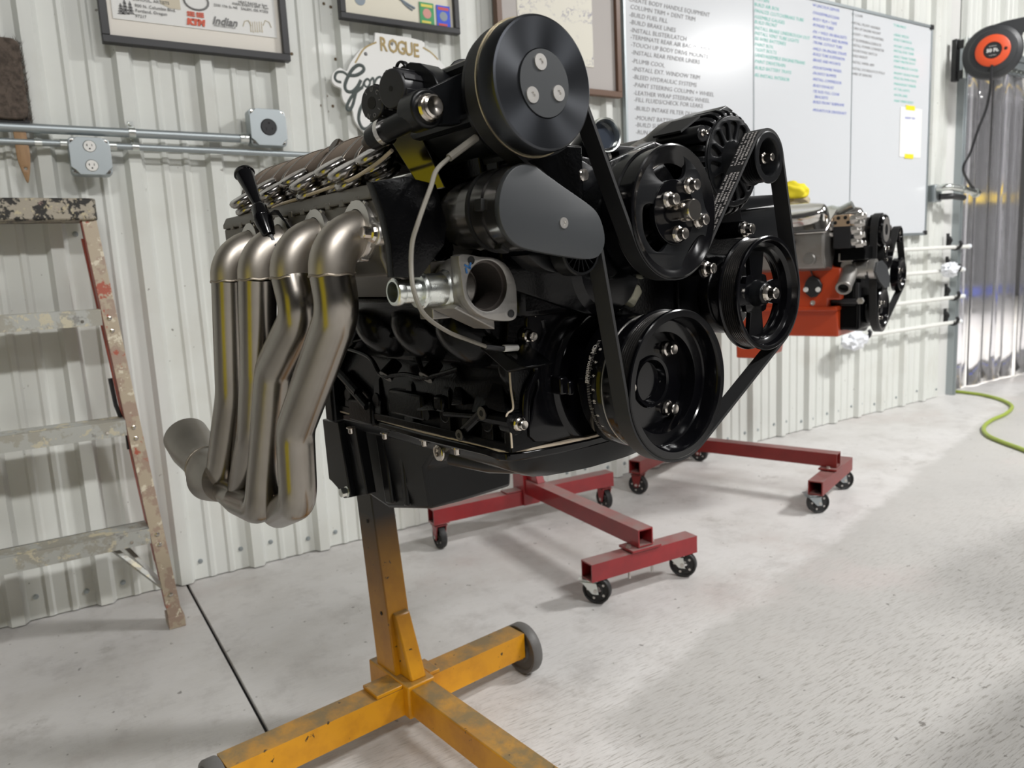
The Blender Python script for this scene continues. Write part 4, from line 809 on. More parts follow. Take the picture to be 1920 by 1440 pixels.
# damper
b = MB(); b.lathe([(-.112, .03), (-.112, .055), (-.104, .066), (-.100, .083), (-.098, .0895), (-.096, .0905), (-.068, .0905), (-.064, .0895), (-.059, .0868), (-.056, .0870), (-.054, .0905), (-.040, .0905), (-.038, .0888), (-.038, .0865), (-.062, .0862), (-.0635, .084), (-.0635, .05)], (0, 0, 0), (1, 0, 0), 96); dm = obj('damper', b, M['gloss'], en, smooth=28)
b = MB(); b.lathe([(-.0555, .0905), (-.0555, .0915), (-.054, .0915), (-.054, .0905)], (0, 0, 0), (1, 0, 0), 96); obj('damper_ring', b, M['alum'], dm, label='thin bright ring around the damper')
b = MB(); Rm = .0907
def on_cyl(t, a): return V(a, -Rm*cos(t), Rm*sin(t))
t = -1.0
i = 0
while t < .75:
    w_ = .005 if i % 5 else .0075; dt = .0035
    b.add([on_cyl(t, -.0815), on_cyl(t+dt, -.0815), on_cyl(t+dt, -.0815+w_), on_cyl(t, -.0815+w_)], [(0, 1, 2, 3)]); t += .0235; i += 1
obj('damper_scale', b, M['greymat'], dm, smooth=0, kind='stuff')
b = MB()
for j, s in enumerate(('8', '6', '4', '2', '10', '8', '6', '4')):
    t0 = .58-j*.2; b.text(s, lambda v: on_cyl(t0+v.x/Rm, -.0725+v.y), .0062, .0002, bold=.0003)
b.text('Baltimore, MD', lambda v: on_cyl(.08+v.x/Rm*1.05, -.0845+v.y*1), .0085, .0002, bold=.0002)
b.v = [(v[0], v[1], v[2]) for v in b.v]; obj('damper_lettering', b, M['greymat'], dm, smooth=0, kind='stuff')
# water pump pulley
wc = (-.004, .22); b = MB(); R = .083
b.lathe([(-.008, .060), (-.0055, .064), (-.003, .074), (-.001, .0785), (0, .081), (-.001, .083), (-.005, .083), (-.0065, .0805), (-.027, .0805), (-.029, .083), (-.048, .083), (-.050, .081), (-.05, .077), (-.012, .072), (-.0115, .060)], (0, *wc), (1, 0, 0), 96); wp = obj('water_pump_pulley', b, M['gloss'], en, smooth=28)
holes = []
for pts in ([(1221, 296), (1232, 289), (1252, 285), (1270, 289), (1280, 303), (1280, 325), (1272, 336), (1258, 340), (1245, 344), (1232, 338), (1221, 322)],
            [(1308, 322), (1318, 335), (1330, 362), (1335, 395), (1333, 409), (1325, 402), (1318, 390), (1312, 360)],
            [(1302, 446), (1314, 441), (1321, 450), (1321, 466), (1312, 486), (1296, 500), (1281, 503), (1274, 498), (1285, 472)],
            [(1202, 388), (1213, 382), (1228, 385), (1242, 396), (1247, 414), (1252, 432), (1250, 450), (1240, 468), (1228, 473), (1215, 462), (1204, 440), (1200, 410)]): holes.append(poly(pts, -.0075, 3))
b = MB(); b.plate(circ(wc, .0795, 64), holes, -.0095, -.0035, .0006); obj('pulley_face', b, M['satin'], wp, smooth=30)
b = MB(); b.lathe([(-.0095, 0), (-.0035, .041), (-.0035, .0), (-.0034, 0)] if False else [(-.0095, 0), (-.0095, .040), (-.0022, .040), (-.0018, .0395), (-.0018, 0)], (0, *wc), (1, 0, 0), 48); obj('pulley_hub', b, M['gloss'], wp)
for px, py in ((1252, 375), (1291, 348), (1308, 413), (1269, 439)): p = L(px, py, a=-.0018); bolt(wp, p, s=1.0, me=bigboltm)
b = MB(); q = L(1272, 392, a=-.002); q = V(-.002, .0, .2205); b.lathe([(0, 0), (0, .011), (.010, .011), (.011, .0135), (.026, .0135), (.028, .0125), (.0278, 0)], q, (1, 0, 0), 32); obj('pump_shaft', b, M['steel'], wp, label='bright steel shaft stub')
# water pump body behind
b = MB(); b.lathe([(-.125, .0), (-.125, .045), (-.10, .05), (-.075, .046), (-.055, .03), (-.05, .024), (-.01, .024)], (0, *wc), (1, 0, 0), 40)
b.lathe([(-.13, 0), (-.13, .03), (-.06, .03), (-.055, .026), (-.055, 0)], (0, -.07, .17), (1, 0, 0), 24); b.lathe([(-.13, 0), (-.13, .03), (-.06, .03), (-.055, .026), (-.055, 0)], (0, .07, .17), (1, 0, 0), 24); obj('water_pump', b, M['cast'], en)
# power steering pulley
pc = (.210, .106); b = MB(); R = .083
b.lathe([(-.032, .066), (-.030, .067), (-.012, .0675), (-.010, .070), (-.008, .0735), (-.004, .075), (-.001, .076), (0, .0775), (0, .0815), (-.001, .083), (-.004, .083), (-.005, .080)]+[(x, r-.0028) for x, r in reversed(grooves(R, BA0-.002, -.005, 7))]+[(-.030, .083), (-.033, .083), (-.034, .081), (-.034, .066)], (0, *pc), (1, 0, 0), 96); ps = obj('power_steering_pulley', b, M['gloss'], en, smooth=28)
b = MB(); b.lathe([(x, r-.0025) for x, r in grooves(.083, BA0-.002, -.005, 7)], (0, *pc), (1, 0, 0), 96); obj('pulley_grooves', b, M['barrel'], ps, smooth=28)
hs = []
for t in (45, 135, 225, 315):
    t = radians(t); o = []
    for k_ in range(9): a_ = t+radians(-27+54*k_/8); o.append((pc[0]+.0625*cos(a_), pc[1]+.0625*sin(a_)))
    for k_ in range(5): a_ = t+radians(17-34*k_/4); o.append((pc[0]+(.036-.002*abs(k_-2))*cos(a_), pc[1]+(.036-.002*abs(k_-2))*sin(a_)))
    hs.append(o)
b = MB(); b.plate(circ(pc, .0675, 64), hs, -.030, -.022, .001); obj('pulley_spokes', b, M['gloss'], ps)
b = MB(); b.lathe([(-.022, .02), (-.014, .018), (-.011, .0165), (-.008, .0165)], (0, *pc), (1, 0, 0), 32); b.lathe([(-.03, .006), (-.008, .0165), (-.006, .012), (-.006, 0)], (0, *pc), (1, 0, 0), 32); obj('hub_collar', b, M['satin'], ps)
bolt(ps, (-.006, *pc), s=1.15, me=bigboltm)
# alternator
al = E1.empty('x'); bpy.data.objects.remove(al)
ac_ = (.2085, .2975); b = MB(); R = .036
b.lathe([(-.026, 0), (-.026, .0225), (-.022, .0235), (-.004, .0245), (-.0015, .026), (0, .027), (0, .0345), (-.001, .036), (-.003, .036), (-.004, .034)]+[(x, r-.0025) for x, r in reversed(grooves(.036, BA0-.001, -.004, 6))]+[(-.028, .036), (-.032, .036), (-.033, .032), (-.033, .015)], (0, *ac_), (1, 0, 0), 64)
alt = E1.empty('alternator'); alt.parent = en; alt.location = (0, 0, 0); alt.rotation_euler = (0, 0, 0)
ap = obj('alternator_pulley', b, M['satin'], alt, smooth=28)
b = MB(); b.lathe([(-.026, .012), (-.020, .012), (-.019, .008), (-.008, .008), (-.007, .0055), (.004, .0055), (.005, .0045), (.005, 0)], (0, *ac_), (1, 0, 0), 12); obj('shaft_nut', b, M['steel'], ap)
RA = .076; acb = (ac_[0]-.004, ac_[1]+.002)
hs = []
for k_ in range(14):
    t = 2*pi*k_/14+.2; r0, r1 = .034, .053
    o = [(acb[0]+r0*cos(t-.10), acb[1]+r0*sin(t-.10)), (acb[0]+r1*cos(t-.155), acb[1]+r1*sin(t-.155)), (acb[0]+(r1+.004)*cos(t), acb[1]+(r1+.004)*sin(t)), (acb[0]+r1*cos(t+.155), acb[1]+r1*sin(t+.155)), (acb[0]+r0*cos(t+.10), acb[1]+r0*sin(t+.10)), (acb[0]+(r0-.003)*cos(t), acb[1]+(r0-.003)*sin(t))]
    hs.append([(p.x, p.y) for p in spl([V(x, y, 0) for x, y in o], 3, True)])
b = MB(); b.plate(circ(acb, .064, 72), hs, -.062, -.056, .001); b.lathe([(-.056, .0), (-.056, .030), (-.048, .027), (-.036, .02), (-.033, .0)], (0, *acb), (1, 0, 0), 40); obj('alternator_face', b, M['satin'], alt, smooth=30)
b = MB(); b.lathe([(-.0565, .0625), (-.058, .0645), (-.060, .0655), (-.062, .0645), (-.062, .062)], (0, *acb), (1, 0, 0), 72)
b.lathe([(-.108, .070), (-.108, RA), (-.118, RA+.001), (-.165, RA), (-.19, .066), (-.2, .05), (-.2, 0)], (0, *acb), (1, 0, 0), 72)
obj('alternator_case', b, M['satin'], alt, smooth=30)
b = MB(); b.lathe([(-.12, .068), (-.06, .062), (-.063, .0)], (0, *acb), (1, 0, 0), 48); obj('stator', b, M['dark'], alt)
fb = MB(); fb.prism(rrect(-.016, .016, -.0042, .0042, .003, 2), .064, RA+.0005, 'z')
fin = MB()
n_f = 28
for k_ in range(n_f):
    t = 2*pi*k_/n_f; c_, s_ = cos(t), sin(t)
    fin.loft([[V(a_, acb[0]+rr*c_-w_*s_, acb[1]+rr*s_+w_*c_) for a_, rr in ((-.112, .063), (-.059, .063), (-.0595, .068), (-.064, .0725), (-.073, RA), (-.112, RA))] for w_ in (-.0042, .0042)])
obj('cooling_fin', fin, M['satin'], alt, bevel=.0012, kind='stuff')
# belt -------------------------------------------------------------
def belt(circles, th=.0042):
    n = len(circles); arcs = []; tan = []
    for i in range(n):
        (c1, r1, s1), (c2, r2, s2) = circles[i], circles[(i+1) % n]
        c1, c2 = V(*c1, 0), V(*c2, 0); d = c2-c1; D = d.length; base = atan2(d.y, d.x)
        # offset points: p = c + r*s*(sin th, -cos th) for travel direction th
        k_ = -(s2*r2-s1*r1); off = math.asin(max(-1, min(1, k_/D))); th_ = base+off
        nrm = V(sin(th_), -cos(th_), 0); tan.append((c1+nrm*(r1*s1), c2+nrm*(r2*s2), th_))
    pts = []
    for i in range(n):
        c, r, s = circles[i]; c = V(*c, 0); pin = tan[i-1][1]; pout = tan[i][0]
        a0 = atan2(pin.y-c.y, pin.x-c.x); a1 = atan2(pout.y-c.y, pout.x-c.x)
        if s > 0:
            while a1 < a0-1e-4: a1 += 2*pi
        else:
            while a1 > a0+1e-4: a1 -= 2*pi
        m_ = max(2, int(abs(a1-a0)/.09))
        pts += [V(c.x+r*cos(a0+(a1-a0)*j/m_), c.y+r*sin(a0+(a1-a0)*j/m_), 0) for j in range(m_+1)]
    return pts
def belt_mesh(pts, th, a0, a1):
    n = len(pts); vs = []
    for i in range(n):
        t = (pts[(i+1) % n]-pts[i-1]).normalized(); nr = V(t.y, -t.x, 0)
        for k_, a_ in ((-.5, a0), (.5, a0), (.5, a1), (-.5, a1)): q = pts[i]+nr*(th*k_); vs.append((a_, q.x, q.y))
    fs = [(4*i+k_, 4*i+(k_+1) % 4, 4*((i+1) % n)+(k_+1) % 4, 4*((i+1) % n)+k_) for i in range(n) for k_ in range(4)]
    b = MB(); b.add(vs, fs); return b
h = .0021
CIR = [((0, 0), .098+h, 1), (pc, .083+h, 1), (ac_, .036+h, 1), (wc, .0805+h, -1), ((-.234, .342), .066+h, 1), ((-.171, .178), .030+h, -1)]
bp_ = belt(CIR); b = belt_mesh(bp_, .0042, BA0, BA1); be = obj('serpentine_belt', b, M['rubber'], en, smooth=40)
# printed marks on the belt between alternator and pump pulley
A_, B_ = None, None
best = max(((bp_[i], bp_[i+1]) for i in range(len(bp_)-1)), key=lambda s: (s[0]-s[1]).length if s[0].x > .03 and s[0].y > .2 and s[1].x < s[0].x else 0)
A_, B_ = best; d_ = (B_-A_).normalized(); nr = V(d_.y, -d_.x, 0)
b = MB(); tot = (B_-A_).length
def bmark(t0, t1, a0, a1):
    for k_ in (1, ):
        q = [A_+d_*t0+nr*.0022*k_, A_+d_*t1+nr*.0022*k_]; b.add([(a0, q[0].x, q[0].y), (a1, q[0].x, q[0].y), (a1, q[1].x, q[1].y), (a0, q[1].x, q[1].y)], [(0, 1, 2, 3)])
random.seed(3); t = -.012
while t < tot-.004:
    if .045 < t < .058: t += .003; continue
    for j in range(4):
        a0 = BA0+.0015+j*.0056
        if random.random() < .88: bmark(t, t+.0017, a0+random.uniform(0, .001), a0+.0042-random.uniform(0, .0012))
    t += .0030 if int(t/.012) % 2 else .0027
obj('belt_print', b, M['greymat'], be, smooth=0, kind='stuff')
# round covered clutch at the upper left
cc_ = (-.247, .340); co = E1.empty('compressor'); co.parent = en; co.location = (0, 0, 0); co.rotation_euler = (0, 0, 0)
b = MB(); b.lathe([(.028, 0), (.028, .0325), (.0295, .0335), (.0305, .0625), (.0292, .0645), (.0268, .0657), (.009, .0667), (.007, .0672), (.007, 0)], (0, 0, 0), (1, 0, 0), 96); cv = obj('clutch_cover', b, M['brush'], co, smooth=24, loc=(0, *cc_), label='round turned black cover with three bright screws')
b = MB(); b.lathe([(.0285, 0), (.0285, .0325), (.0308, .0325), (.0308, 0)], (0, *cc_), (1, 0, 0), 64); obj('cover_centre', b, M['plate'], co)
for px, py in ((1013, 116), (998, 178), (1047, 175)): p = L(px, py, a=.0308); put(flatm, 'flat_screw', co, p, (1, 0, 0), 1)
b = MB(); b.lathe([(.0055, .066), (.0055, .0684), (.0068, .0684), (.0068, .066)], (0, *cc_), (1, 0, 0), 96); obj('gold_ring', b, mat('gold_edge_ring', (.65, .55, .36), .3, metal=1), cv, label='thin pale gold ring around the clutch cover')
b = MB(); b.lathe([(.0055, 0), (.0055, .068), (.0, .068), (-.001, .066), (-.028, .066), (-.030, .068), (-.034, .068), (-.034, .03)], (0, -.234, .342), (1, 0, 0), 80); obj('clutch_pulley', b, M['satin'], co, smooth=28)
# compressor body: cylinder, rear head, fittings
b = MB(); bc = (-.234, .335); b.lathe([(-.036, 0), (-.036, .050), (-.05, .056), (-.16, .056), (-.165, .05), (-.168, .052), (-.2, .052), (-.212, .046), (-.212, 0)], (0, *bc), (1, 0, 0), 48)
for k_ in range(6):
    t = radians(20+k_*60); b.cyl((-.03, bc[0]+.056*cos(t), bc[1]+.056*sin(t)), (-.2, bc[0]+.056*cos(t), bc[1]+.056*sin(t)), .008, seg=10)
obj('compressor_body', b, M['satin'], co, smooth=30)
def fat(pix, r, name, R0, R1, ln, m='cap', ax=None, parent=None, ribs=0, tip=True):
    q0, q1 = pix; P0, P1 = L(*q0, r=r), L(*q1, r=r); 
    return P0, P1
# two knurled caps: faces towards the left rear
def knob(face_px, a, R, ln, ax, name, hole_r):
    f = L(*face_px, a=a); ax = Vector(ax).normalized(); b = MB(); b.lathe([(0, 0), (0, R*.93), (.0015, R), (ln-.003, R), (ln, R*.9), (ln, 0)], f, -ax if False else ax, 40)
    x, y, z = basis(ax)
    for k_ in range(8):
        t = k_*pi/4+.3; c = f+ax*(ln/2)+x*(R*cos(t))+y*(R*sin(t)); rot = Matrix((x*cos(t)+y*sin(t), -x*sin(t)+y*cos(t), ax)).transposed(); b.box(c, (.003, .007, ln*.85), rot)
    o = obj(name, b, M['cap'], co, smooth=30, bevel=.0006); b = MB(); b.lathe([(-.0004, hole_r), (-.0004, 0)], f, ax, 14); b.lathe([(-.0004, 0), (-.0004, hole_r), (.002, hole_r), (.002, 0)], f, ax, 14); obj('cap_hole', b, M['dark'], o)
    return f
kax = V(-.2, .98, .03)
f1 = knob((733, 166), -.10, .0200, .034, kax, 'fitting_cap', .0028)
f2 = knob((697, 193), -.135, .0182, .036, kax, 'fitting_cap', .0065)
b = MB(); lt = L(697, 193, a=-.135); x, y, z = basis(kax)
sgn = 1 if (E1.R*x.y+E1.A*x.x+V(0, 0, x.z)).dot(XI) > 0 else -1
ux = V(-kax.y, kax.x, 0).normalized(); ux = -ux if (E1.A*ux.x+E1.R*ux.y).dot(XI) < 0 else ux; uz = V(0, 0, 1)
for i_, ch in enumerate('SUCTION'):
    t = radians(125-i_*40); c = lt+ux*(-.0115*cos(t)*-1)+uz*(.0115*sin(t))
    cxy = ux*(.0115*cos(t)); c = lt+cxy+uz*(.0115*sin(t))-Vector(kax).normalized()*.0005; rt = t-pi/2
    b.text(ch, lambda v: c+ux*(v.x*cos(rt)-v.y*sin(rt))+uz*(v.x*sin(rt)+v.y*cos(rt)), .0065, .0002, align='CENTER')
obj('cap_lettering', b, M['greyp'], co, smooth=0)
mb_ = MB(); pf = f1+Vector(kax).normalized()*.028
kn = Vector(kax).normalized(); rings = []
P_ = [E1.Lp(x, y, pf, kn) for x, y in ((722, 160), (730, 146), (752, 124), (768, 116), (786, 118), (812, 138), (822, 160), (818, 185), (795, 200), (745, 200), (726, 188))]
for d0 in (0, .030): rings.append([p+kn*d0 for p in P_])
mb_.loft(rings); mb_.tube([pf+kn*.02, pf+kn*.07+uz*-.004, V(-.08, bc[0]-.02, bc[1]+.03)], [.026, .025, .028], 20)
c1_ = E1.Lp(752, 130, pf, kn); mb_.lathe([(-.002, .006), (-.002, .009), (.004, .009)], c1_, kn, 16)
mb_.tube([f2+kn*.034, f2+kn*.06, V(-.12, bc[0]-.03, bc[1]+.0)], [.015, .015, .02], 16)
obj('manifold_block', mb_, M['satin'], co, smooth=30, bevel=.0015)
# clevis with large bolt, and rod to the left
bq = L(803, 203, a=-.045)
b = MB(); b.cyl(bq+V(.0, .0, 0)+V(-.03, 0, 0), bq, .0195, seg=28, ch=.002); b.hexa([bq+V(-.028, -.02, -.018), bq+V(-.002, -.02, -.018), bq+V(-.002, .02, .03), bq+V(-.028, .02, .03), bq+V(-.028, -.06, -.002), bq+V(-.002, -.06, -.002), bq+V(-.002, -.02, .036), bq+V(-.028, -.02, .036)] if False else [bq+V(-.02, -.005, -.016), bq+V(-.006, -.005, -.016), bq+V(-.006, .05, -.01), bq+V(-.02, .05, -.01), bq+V(-.02, -.005, .016), bq+V(-.006, -.005, .016), bq+V(-.006, .06, .046), bq+V(-.02, .06, .046)])
obj('clevis', b, M['satin'], en, bevel=.001)
b = MB(); b.lathe([(0, 0), (0, .0135), (.003, .014), (.006, .0125), (.006, .011), (.011, .0115), (.0125, .0095), (.0115, .003), (.010, 0)], bq, (1, 0, 0), 16); obj('clevis_bolt', b, M['steel'], en, label='large bright bolt head on the clevis')
rod0 = L(790, 213, a=-.052); rod1 = L(725, 245, a=-.105); rod2 = L(700, 260, a=-.128); rod3 = L(686, 270, a=-.14)
b = MB(); b.cyl(rod0, rod1, .0115, seg=20); obj('tie_rod', b, M['satin'], en)
b = MB(); b.cyl(rod1, rod1+(rod1-rod0).normalized()*.006, .0145, seg=20); obj('rod_collar', b, M['chrome'], en)
b = MB(); b.cyl(rod1+(rod1-rod0).normalized()*.006, rod2, .0135, .0125, seg=20); obj('rod_sleeve', b, M['satin'], en)
b = MB(); b.cyl(rod2, rod3, .011, .006, seg=16); obj('rod_tip', b, M['bronze'], en)
# flat polished bracket plate facing left below the rod
nb = V(sin(radians(26)), -cos(radians(26)), 0); pb0 = L(780, 290, r=-.292)
q = [E1.Lp(x, y, pb0, nb) for x, y in ((722, 250), (775, 222), (835, 352), (792, 360))]
b = MB(); b.hexa(q+[p-nb*.02 for p in q])
obj('polished_bracket', b, mat('polished_dark_bracket', (.15, .145, .13), .12, metal=1), en, bevel=.0012, label='flat polished bracket reflecting yellow')
# black body behind the bracket
b = MB(); b.hexa([L(770, 225, r=-.255), L(880, 190, r=-.255), L(905, 330, r=-.255), L(835, 350, r=-.255)]+[p+V(0, .12, 0) for p in (L(770, 225, r=-.255), L(880, 190, r=-.255), L(905, 330, r=-.255), L(835, 350, r=-.255))])
b.bb(-.15, -.045, -.25, -.12, .235, .30); obj('compressor_bracket', b, M['cast'], en, bevel=.003)
b = MB(); b.plate([ru(x, y, -.06) for x, y in ((700, 340), (760, 330), (820, 345), (840, 420), (835, 460), (790, 520), (740, 520), (735, 460), (722, 400))], [], -.075, -.062, .001); obj('head_bracket', b, M['cast'], en)
# sensor wire
wpts = [(893, 258, -.04), (868, 277, -.05), (840, 298, -.04), (818, 320, -.035), (808, 350, -.03), (795, 385, -.03), (783, 420, -.03), (773, 455, -.035), (771, 500, -.035), (776, 545, -.028), (796, 590, -.04), (840, 622, -.08), (880, 638, -.10), (912, 650, -.115)]
b = MB(); P = spl([L(x, y, a=a_+.005) for x, y, a_ in wpts], 6); b.tube(P, .0024, 8); wi = obj('sensor_wire', b, M['wirem'], en, label='grey sleeved wire hanging in front of the block')
b = MB(); b.tube([L(893, 258, a=-.035), L(842, 296, a=-.035)], .0040, 10); obj('wire_sleeve', b, M['wirem'], wi)
b = MB(); b.tube([L(910, 650, a=-.11), L(945, 654, a=-.11)], .0036, 8); obj('wire_tape', b, M['cap'], wi); b = MB(); b.tube([L(944, 653, a=-.11), L(970, 652, a=-.11)], [.0045, .004], 10); obj('wire_connector', b, M['white'], wi)
# tensioner: teardrop cover, barrel, idler
tc_ = (-.256, .222)
td = [(985, 308), (1003, 311), (1022, 325), (1060, 352), (1100, 380), (1118, 396), (1128, 415), (1134, 440), (1133, 462), (1123, 480), (1105, 486), (1080, 484), (1030, 476), (985, 466), (965, 456), (948, 436), (938, 410), (936, 382), (941, 352), (952, 328), (967, 313)]
b = MB(); b.plate(poly(td, .015, 3), [], .007, .015, .0012); tn = obj('tensioner_cover', b, M['plate'], en, smooth=30, label='teardrop shaped matt grey cover plate')
p = L(1057, 418, a=.0152); put(flatm, 'flat_screw', tn, p, (1, 0, 0), .75)
b = MB(); c_ = (tc_[0]+.0, tc_[1]); b.lathe([(.007, 0), (.007, .0440), (-.012, .0440), (-.0125, .041), (-.018, .041), (-.018, .0435), (-.036, .0435), (-.038, .041), (-.038, 0)], (0, *c_), (1, 0, 0), 64); tb_ = obj('tensioner_barrel', b, M['barrel'], en, smooth=28)
b = MB(); b.lathe([(-.038, .030), (-.038, .0445), (-.043, .0445), (-.043, .03)], (0, *c_), (1, 0, 0), 48); obj('rubber_ring', b, M['dark'], tb_)
b = MB(); b.lathe([(-.043, .03), (-.043, .0405), (-.068, .0405), (-.069, .038), (-.095, .038), (-.11, .034), (-.11, 0)], (0, c_[0]+.002, c_[1]-.001), (1, 0, 0), 48); obj('barrel_rear', b, M['barrel'], tb_, smooth=28)
for k_ in range(3):
    b = MB(); t = radians(175+k_*70); b.box((-.016, c_[0]+.042*cos(t), c_[1]+.042*sin(t)), (.012, .012, .012), Matrix.Rotation(t, 3, 'X')); obj('index_notch', b, M['dark'], tb_, bevel=.001)
ic = (-.171, .178); b = MB(); b.lathe([(-.002, .026), (-.002, .0285), (-.004, .0298), (-.024, .0298), (-.026, .0285), (-.026, .026), (-.018, .0255), (-.018, .012), (-.006, .012), (-.006, .0)], (0, *ic), (1, 0, 0), 48); idp = obj('idler_pulley', b, M['satin'], tb_)
b = MB()
for k_ in range(18): t = k_*pi/9; b.box((-.008, ic[0]+.019*cos(t), ic[1]+.019*sin(t)), (.008, .015, .0011), Matrix.Rotation(t, 3, 'X'))
obj('idler_fins', b, M['satin'], idp)
b = MB(); b.plate(poly([(990, 475), (1040, 478), (1070, 500), (1050, 512), (1020, 506), (1000, 490)], -.03, 3), [], -.06, -.028, .001); obj('tensioner_arm', b, M['satin'], tb_)
# thermostat housing
th_ = E1.empty('thermostat_housing'); th_.parent = en; th_.location = (0, 0, 0); th_.rotation_euler = (0, 0, 0)
ta = -.045
fl_o = poly([(860, 480), (878, 477), (898, 481), (925, 483), (946, 493), (960, 512), (968, 535), (970, 565), (970, 585), (967, 597), (955, 602), (930, 601), (905, 594), (886, 580), (872, 560), (867, 535), (864, 510)], ta, 2)
hc = ru(914, 536, ta); 
b = MB(); b.plate(fl_o, [circ(hc, .0275, 40)], ta-.016, ta, .0012); obj('mounting_flange', b, M['alu'], th_, smooth=30)
b = MB(); b.lathe([(ta-.0005, .0275), (ta-.006, .0272), (ta-.006, .025), (ta-.05, .023), (ta-.055, .0), ], (0, *hc), (1, 0, 0), 40); obj('housing_bore', b, M['bore'], th_)
b = MB(); b.lathe([(ta-.014, .031), (ta-.03, .034), (ta-.055, .033), (ta-.07, .02), (ta-.07, 0)], (0, hc[0]-.002, hc[1]), (1, 0, 0), 40)
q0 = L(836, 540, a=ta-.04); q1 = L(880, 545, a=ta-.045); b.cyl(q0+V(0, .004, 0), q1+V(0, -.016, 0), .024, .026, seg=32, ch=.002)
b.hexa([V(ta-.016, hc[0]-.034, hc[1]-.022), V(ta-.055, hc[0]-.040, hc[1]-.022), V(ta-.055, hc[0]+.02, hc[1]-.050), V(ta-.016, hc[0]+.02, hc[1]-.050), V(ta-.016, hc[0]-.028, hc[1]-.020), V(ta-.05, hc[0]-.035, hc[1]-.01), V(ta-.05, hc[0]+.02, hc[1]-.03), V(ta-.016, hc[0]+.02, hc[1]-.03)])
b.bb(ta-.085, ta-.0575, hc[0]-.035, hc[0]+.035, hc[1]-.035, hc[1]+.03)
obj('housing_body', b, M['alu'], th_, smooth=30, bevel=.003)
for px, py in ((883, 488), (958, 588)):
    b = MB(); q = L(px, py, a=ta); b.lathe([(.0002, .0), (.0002, .0038), (.0008, .0038), (.0008, .0045)], q, (1, 0, 0), 16); b.lathe([(.0004, 0), (.0004, .0042), (-.001, .0042)], q, (1, 0, 0), 16); obj('bolt_hole', b, M['dark'], th_)
h0 = L(846, 541, a=ta-.038); h1 = L(736, 548, a=ta-.038); dd = (h1-h0); Lh = dd.length
b = MB(); s_ = Lh; b.lathe([(0, 0), (0, .0215), (.003, .0222), (.006, .0205), (.009, .0215), (.012, .0195), (.014, .0178), (s_*.50, .0178), (s_*.51, .0195), (s_*.545, .0198), (s_*.57, .0185), (s_*.60, .0185), (s_*.61, .0128), (s_*.86, .0128), (s_*.88, .0142), (s_*.94, .0150), (s_*.985, .0145), (s_, .0130), (s_, .0108), (s_-.01, .0104), (s_*.6, .0104), (s_*.6, 0)], h0, dd, 40); obj('hose_spigot', b, M['zinc'], th_, smooth=28, label='bright stepped hose spigot')
b = MB(); bs = V(ta+.0004, 0, 0)
q = L(877, 500, a=ta+.0006)
for dx, dz, l, an in ((0, 0, .009, 1.1), (.003, .001, .007, -.4), (-.002, -.004, .006, .2)): b.box(q+V(0, dx, dz), (.0006, .0022, l), Matrix.Rotation(an, 3, 'X'))
obj('blue_pen_mark', b, mat('blue_pen', (.03, .12, .3), .5), th_, label='blue pen mark')
# ---------------- block, covers, heads
def pr_a(b, pts, a0, a1): return b.prism(pts, a0, a1, 'x')
blk = [(-.168, -.078), (-.168, .0), (-.158, .03), (-.20, .085), (-.255, .125), (-.19, .215), (-.08, .20), (.08, .20), (.19, .215), (.255, .125), (.20, .085), (.158, .03), (.168, 0), (.168, -.078)]
b = MB(); pr_a(b, blk, -.625, -.145); bk = obj('engine_block', b, M['cast'], en, bevel=.004)
# pan rail lip, bosses, ribs
b = MB(); b.bb(-.63, -.145, -.178, .178, -.078, -.066); obj('pan_rail', b, M['cast'], bk, bevel=.002)
for k_ in range(5):
    b = MB(); a_ = -.19-.1*k_; b.cyl((a_, -.150, -.045), (a_, -.177, -.045), .013, seg=18, ch=.0015); b.hexa([V(a_-.014, -.178, -.078), V(a_+.014, -.178, -.078), V(a_+.014, -.16, -.078), V(a_-.014, -.16, -.078), V(a_-.008, -.172, -.01), V(a_+.008, -.172, -.01), V(a_+.008, -.15, .02), V(a_-.008, -.15, .02)])
    obj('main_cap_boss', b, M['cast'], bk, bevel=.002)
for k_ in range(5):
    b = MB(); b.lathe([(0, .0), (0, .0085), (.0008, .0085), (.0008, 0)], (-.235-.1*k_, -.1785, -.05), (0, -1, 0), 16); obj('side_hole', b, M['dark'], bk)
# engine mount bosses with bare ring faces
for px, py, R_ in ((903, 775, .0095), (861, 816, .0085)):
    q = L(px, py, r=-.19); b = MB(); b.cyl(q+V(0, .03, 0), q, R_*1.15, R_, seg=24); obj('mount_boss', b, M['cast'], bk, bevel=.001)
    b = MB(); b.lathe([(0, R_*.45), (0, R_*.95), (.0006, R_*.95), (.0006, R_*.45)], q, (0, -1, 0), 24); obj('boss_face', b, M['head'], bk, label='bare ring on a mount boss')
    b = MB(); b.lathe([(0, 0), (0, R_*.42), (.0003, R_*.42), (.0003, 0)], q, (0, -1, 0), 16); obj('bolt_hole', b, M['dark'], bk)
for p0, p1, p2 in (((903, 700), (880, 790), (925, 790)), ((935, 695), (905, 765), (950, 775)), ((860, 700), (845, 760), (868, 760)), ((800, 720), (780, 770), (815, 770))):
    a, c, d = L(*p0, r=-.155), L(*p1, r=-.185), L(*p2, r=-.185); b = MB(); b.hexa([c, d, d+V(0, .03, 0), c+V(0, .03, 0), a-V(.004, 0, 0), a+V(.004, 0, 0), a+V(.004, .02, 0), a+V(-.004, .02, 0)]); obj('mount_rib', b, M['cast'], bk, bevel=.0015)
for (x0_, y0_), (x1_, y1_), r_ in (((903, 775), (861, 816), .007), ((905, 780), (960, 790), .009), ((835, 775), (900, 780), .005), ((640, 700), (672, 735), .009), ((655, 722), (690, 762), .008)):
    b = MB(); b.tube([L(x0_, y0_, r=-.18), L(x1_, y1_, r=-.18)], r_, 10); obj('round_rib', b, M['cast'], bk)
b = MB()
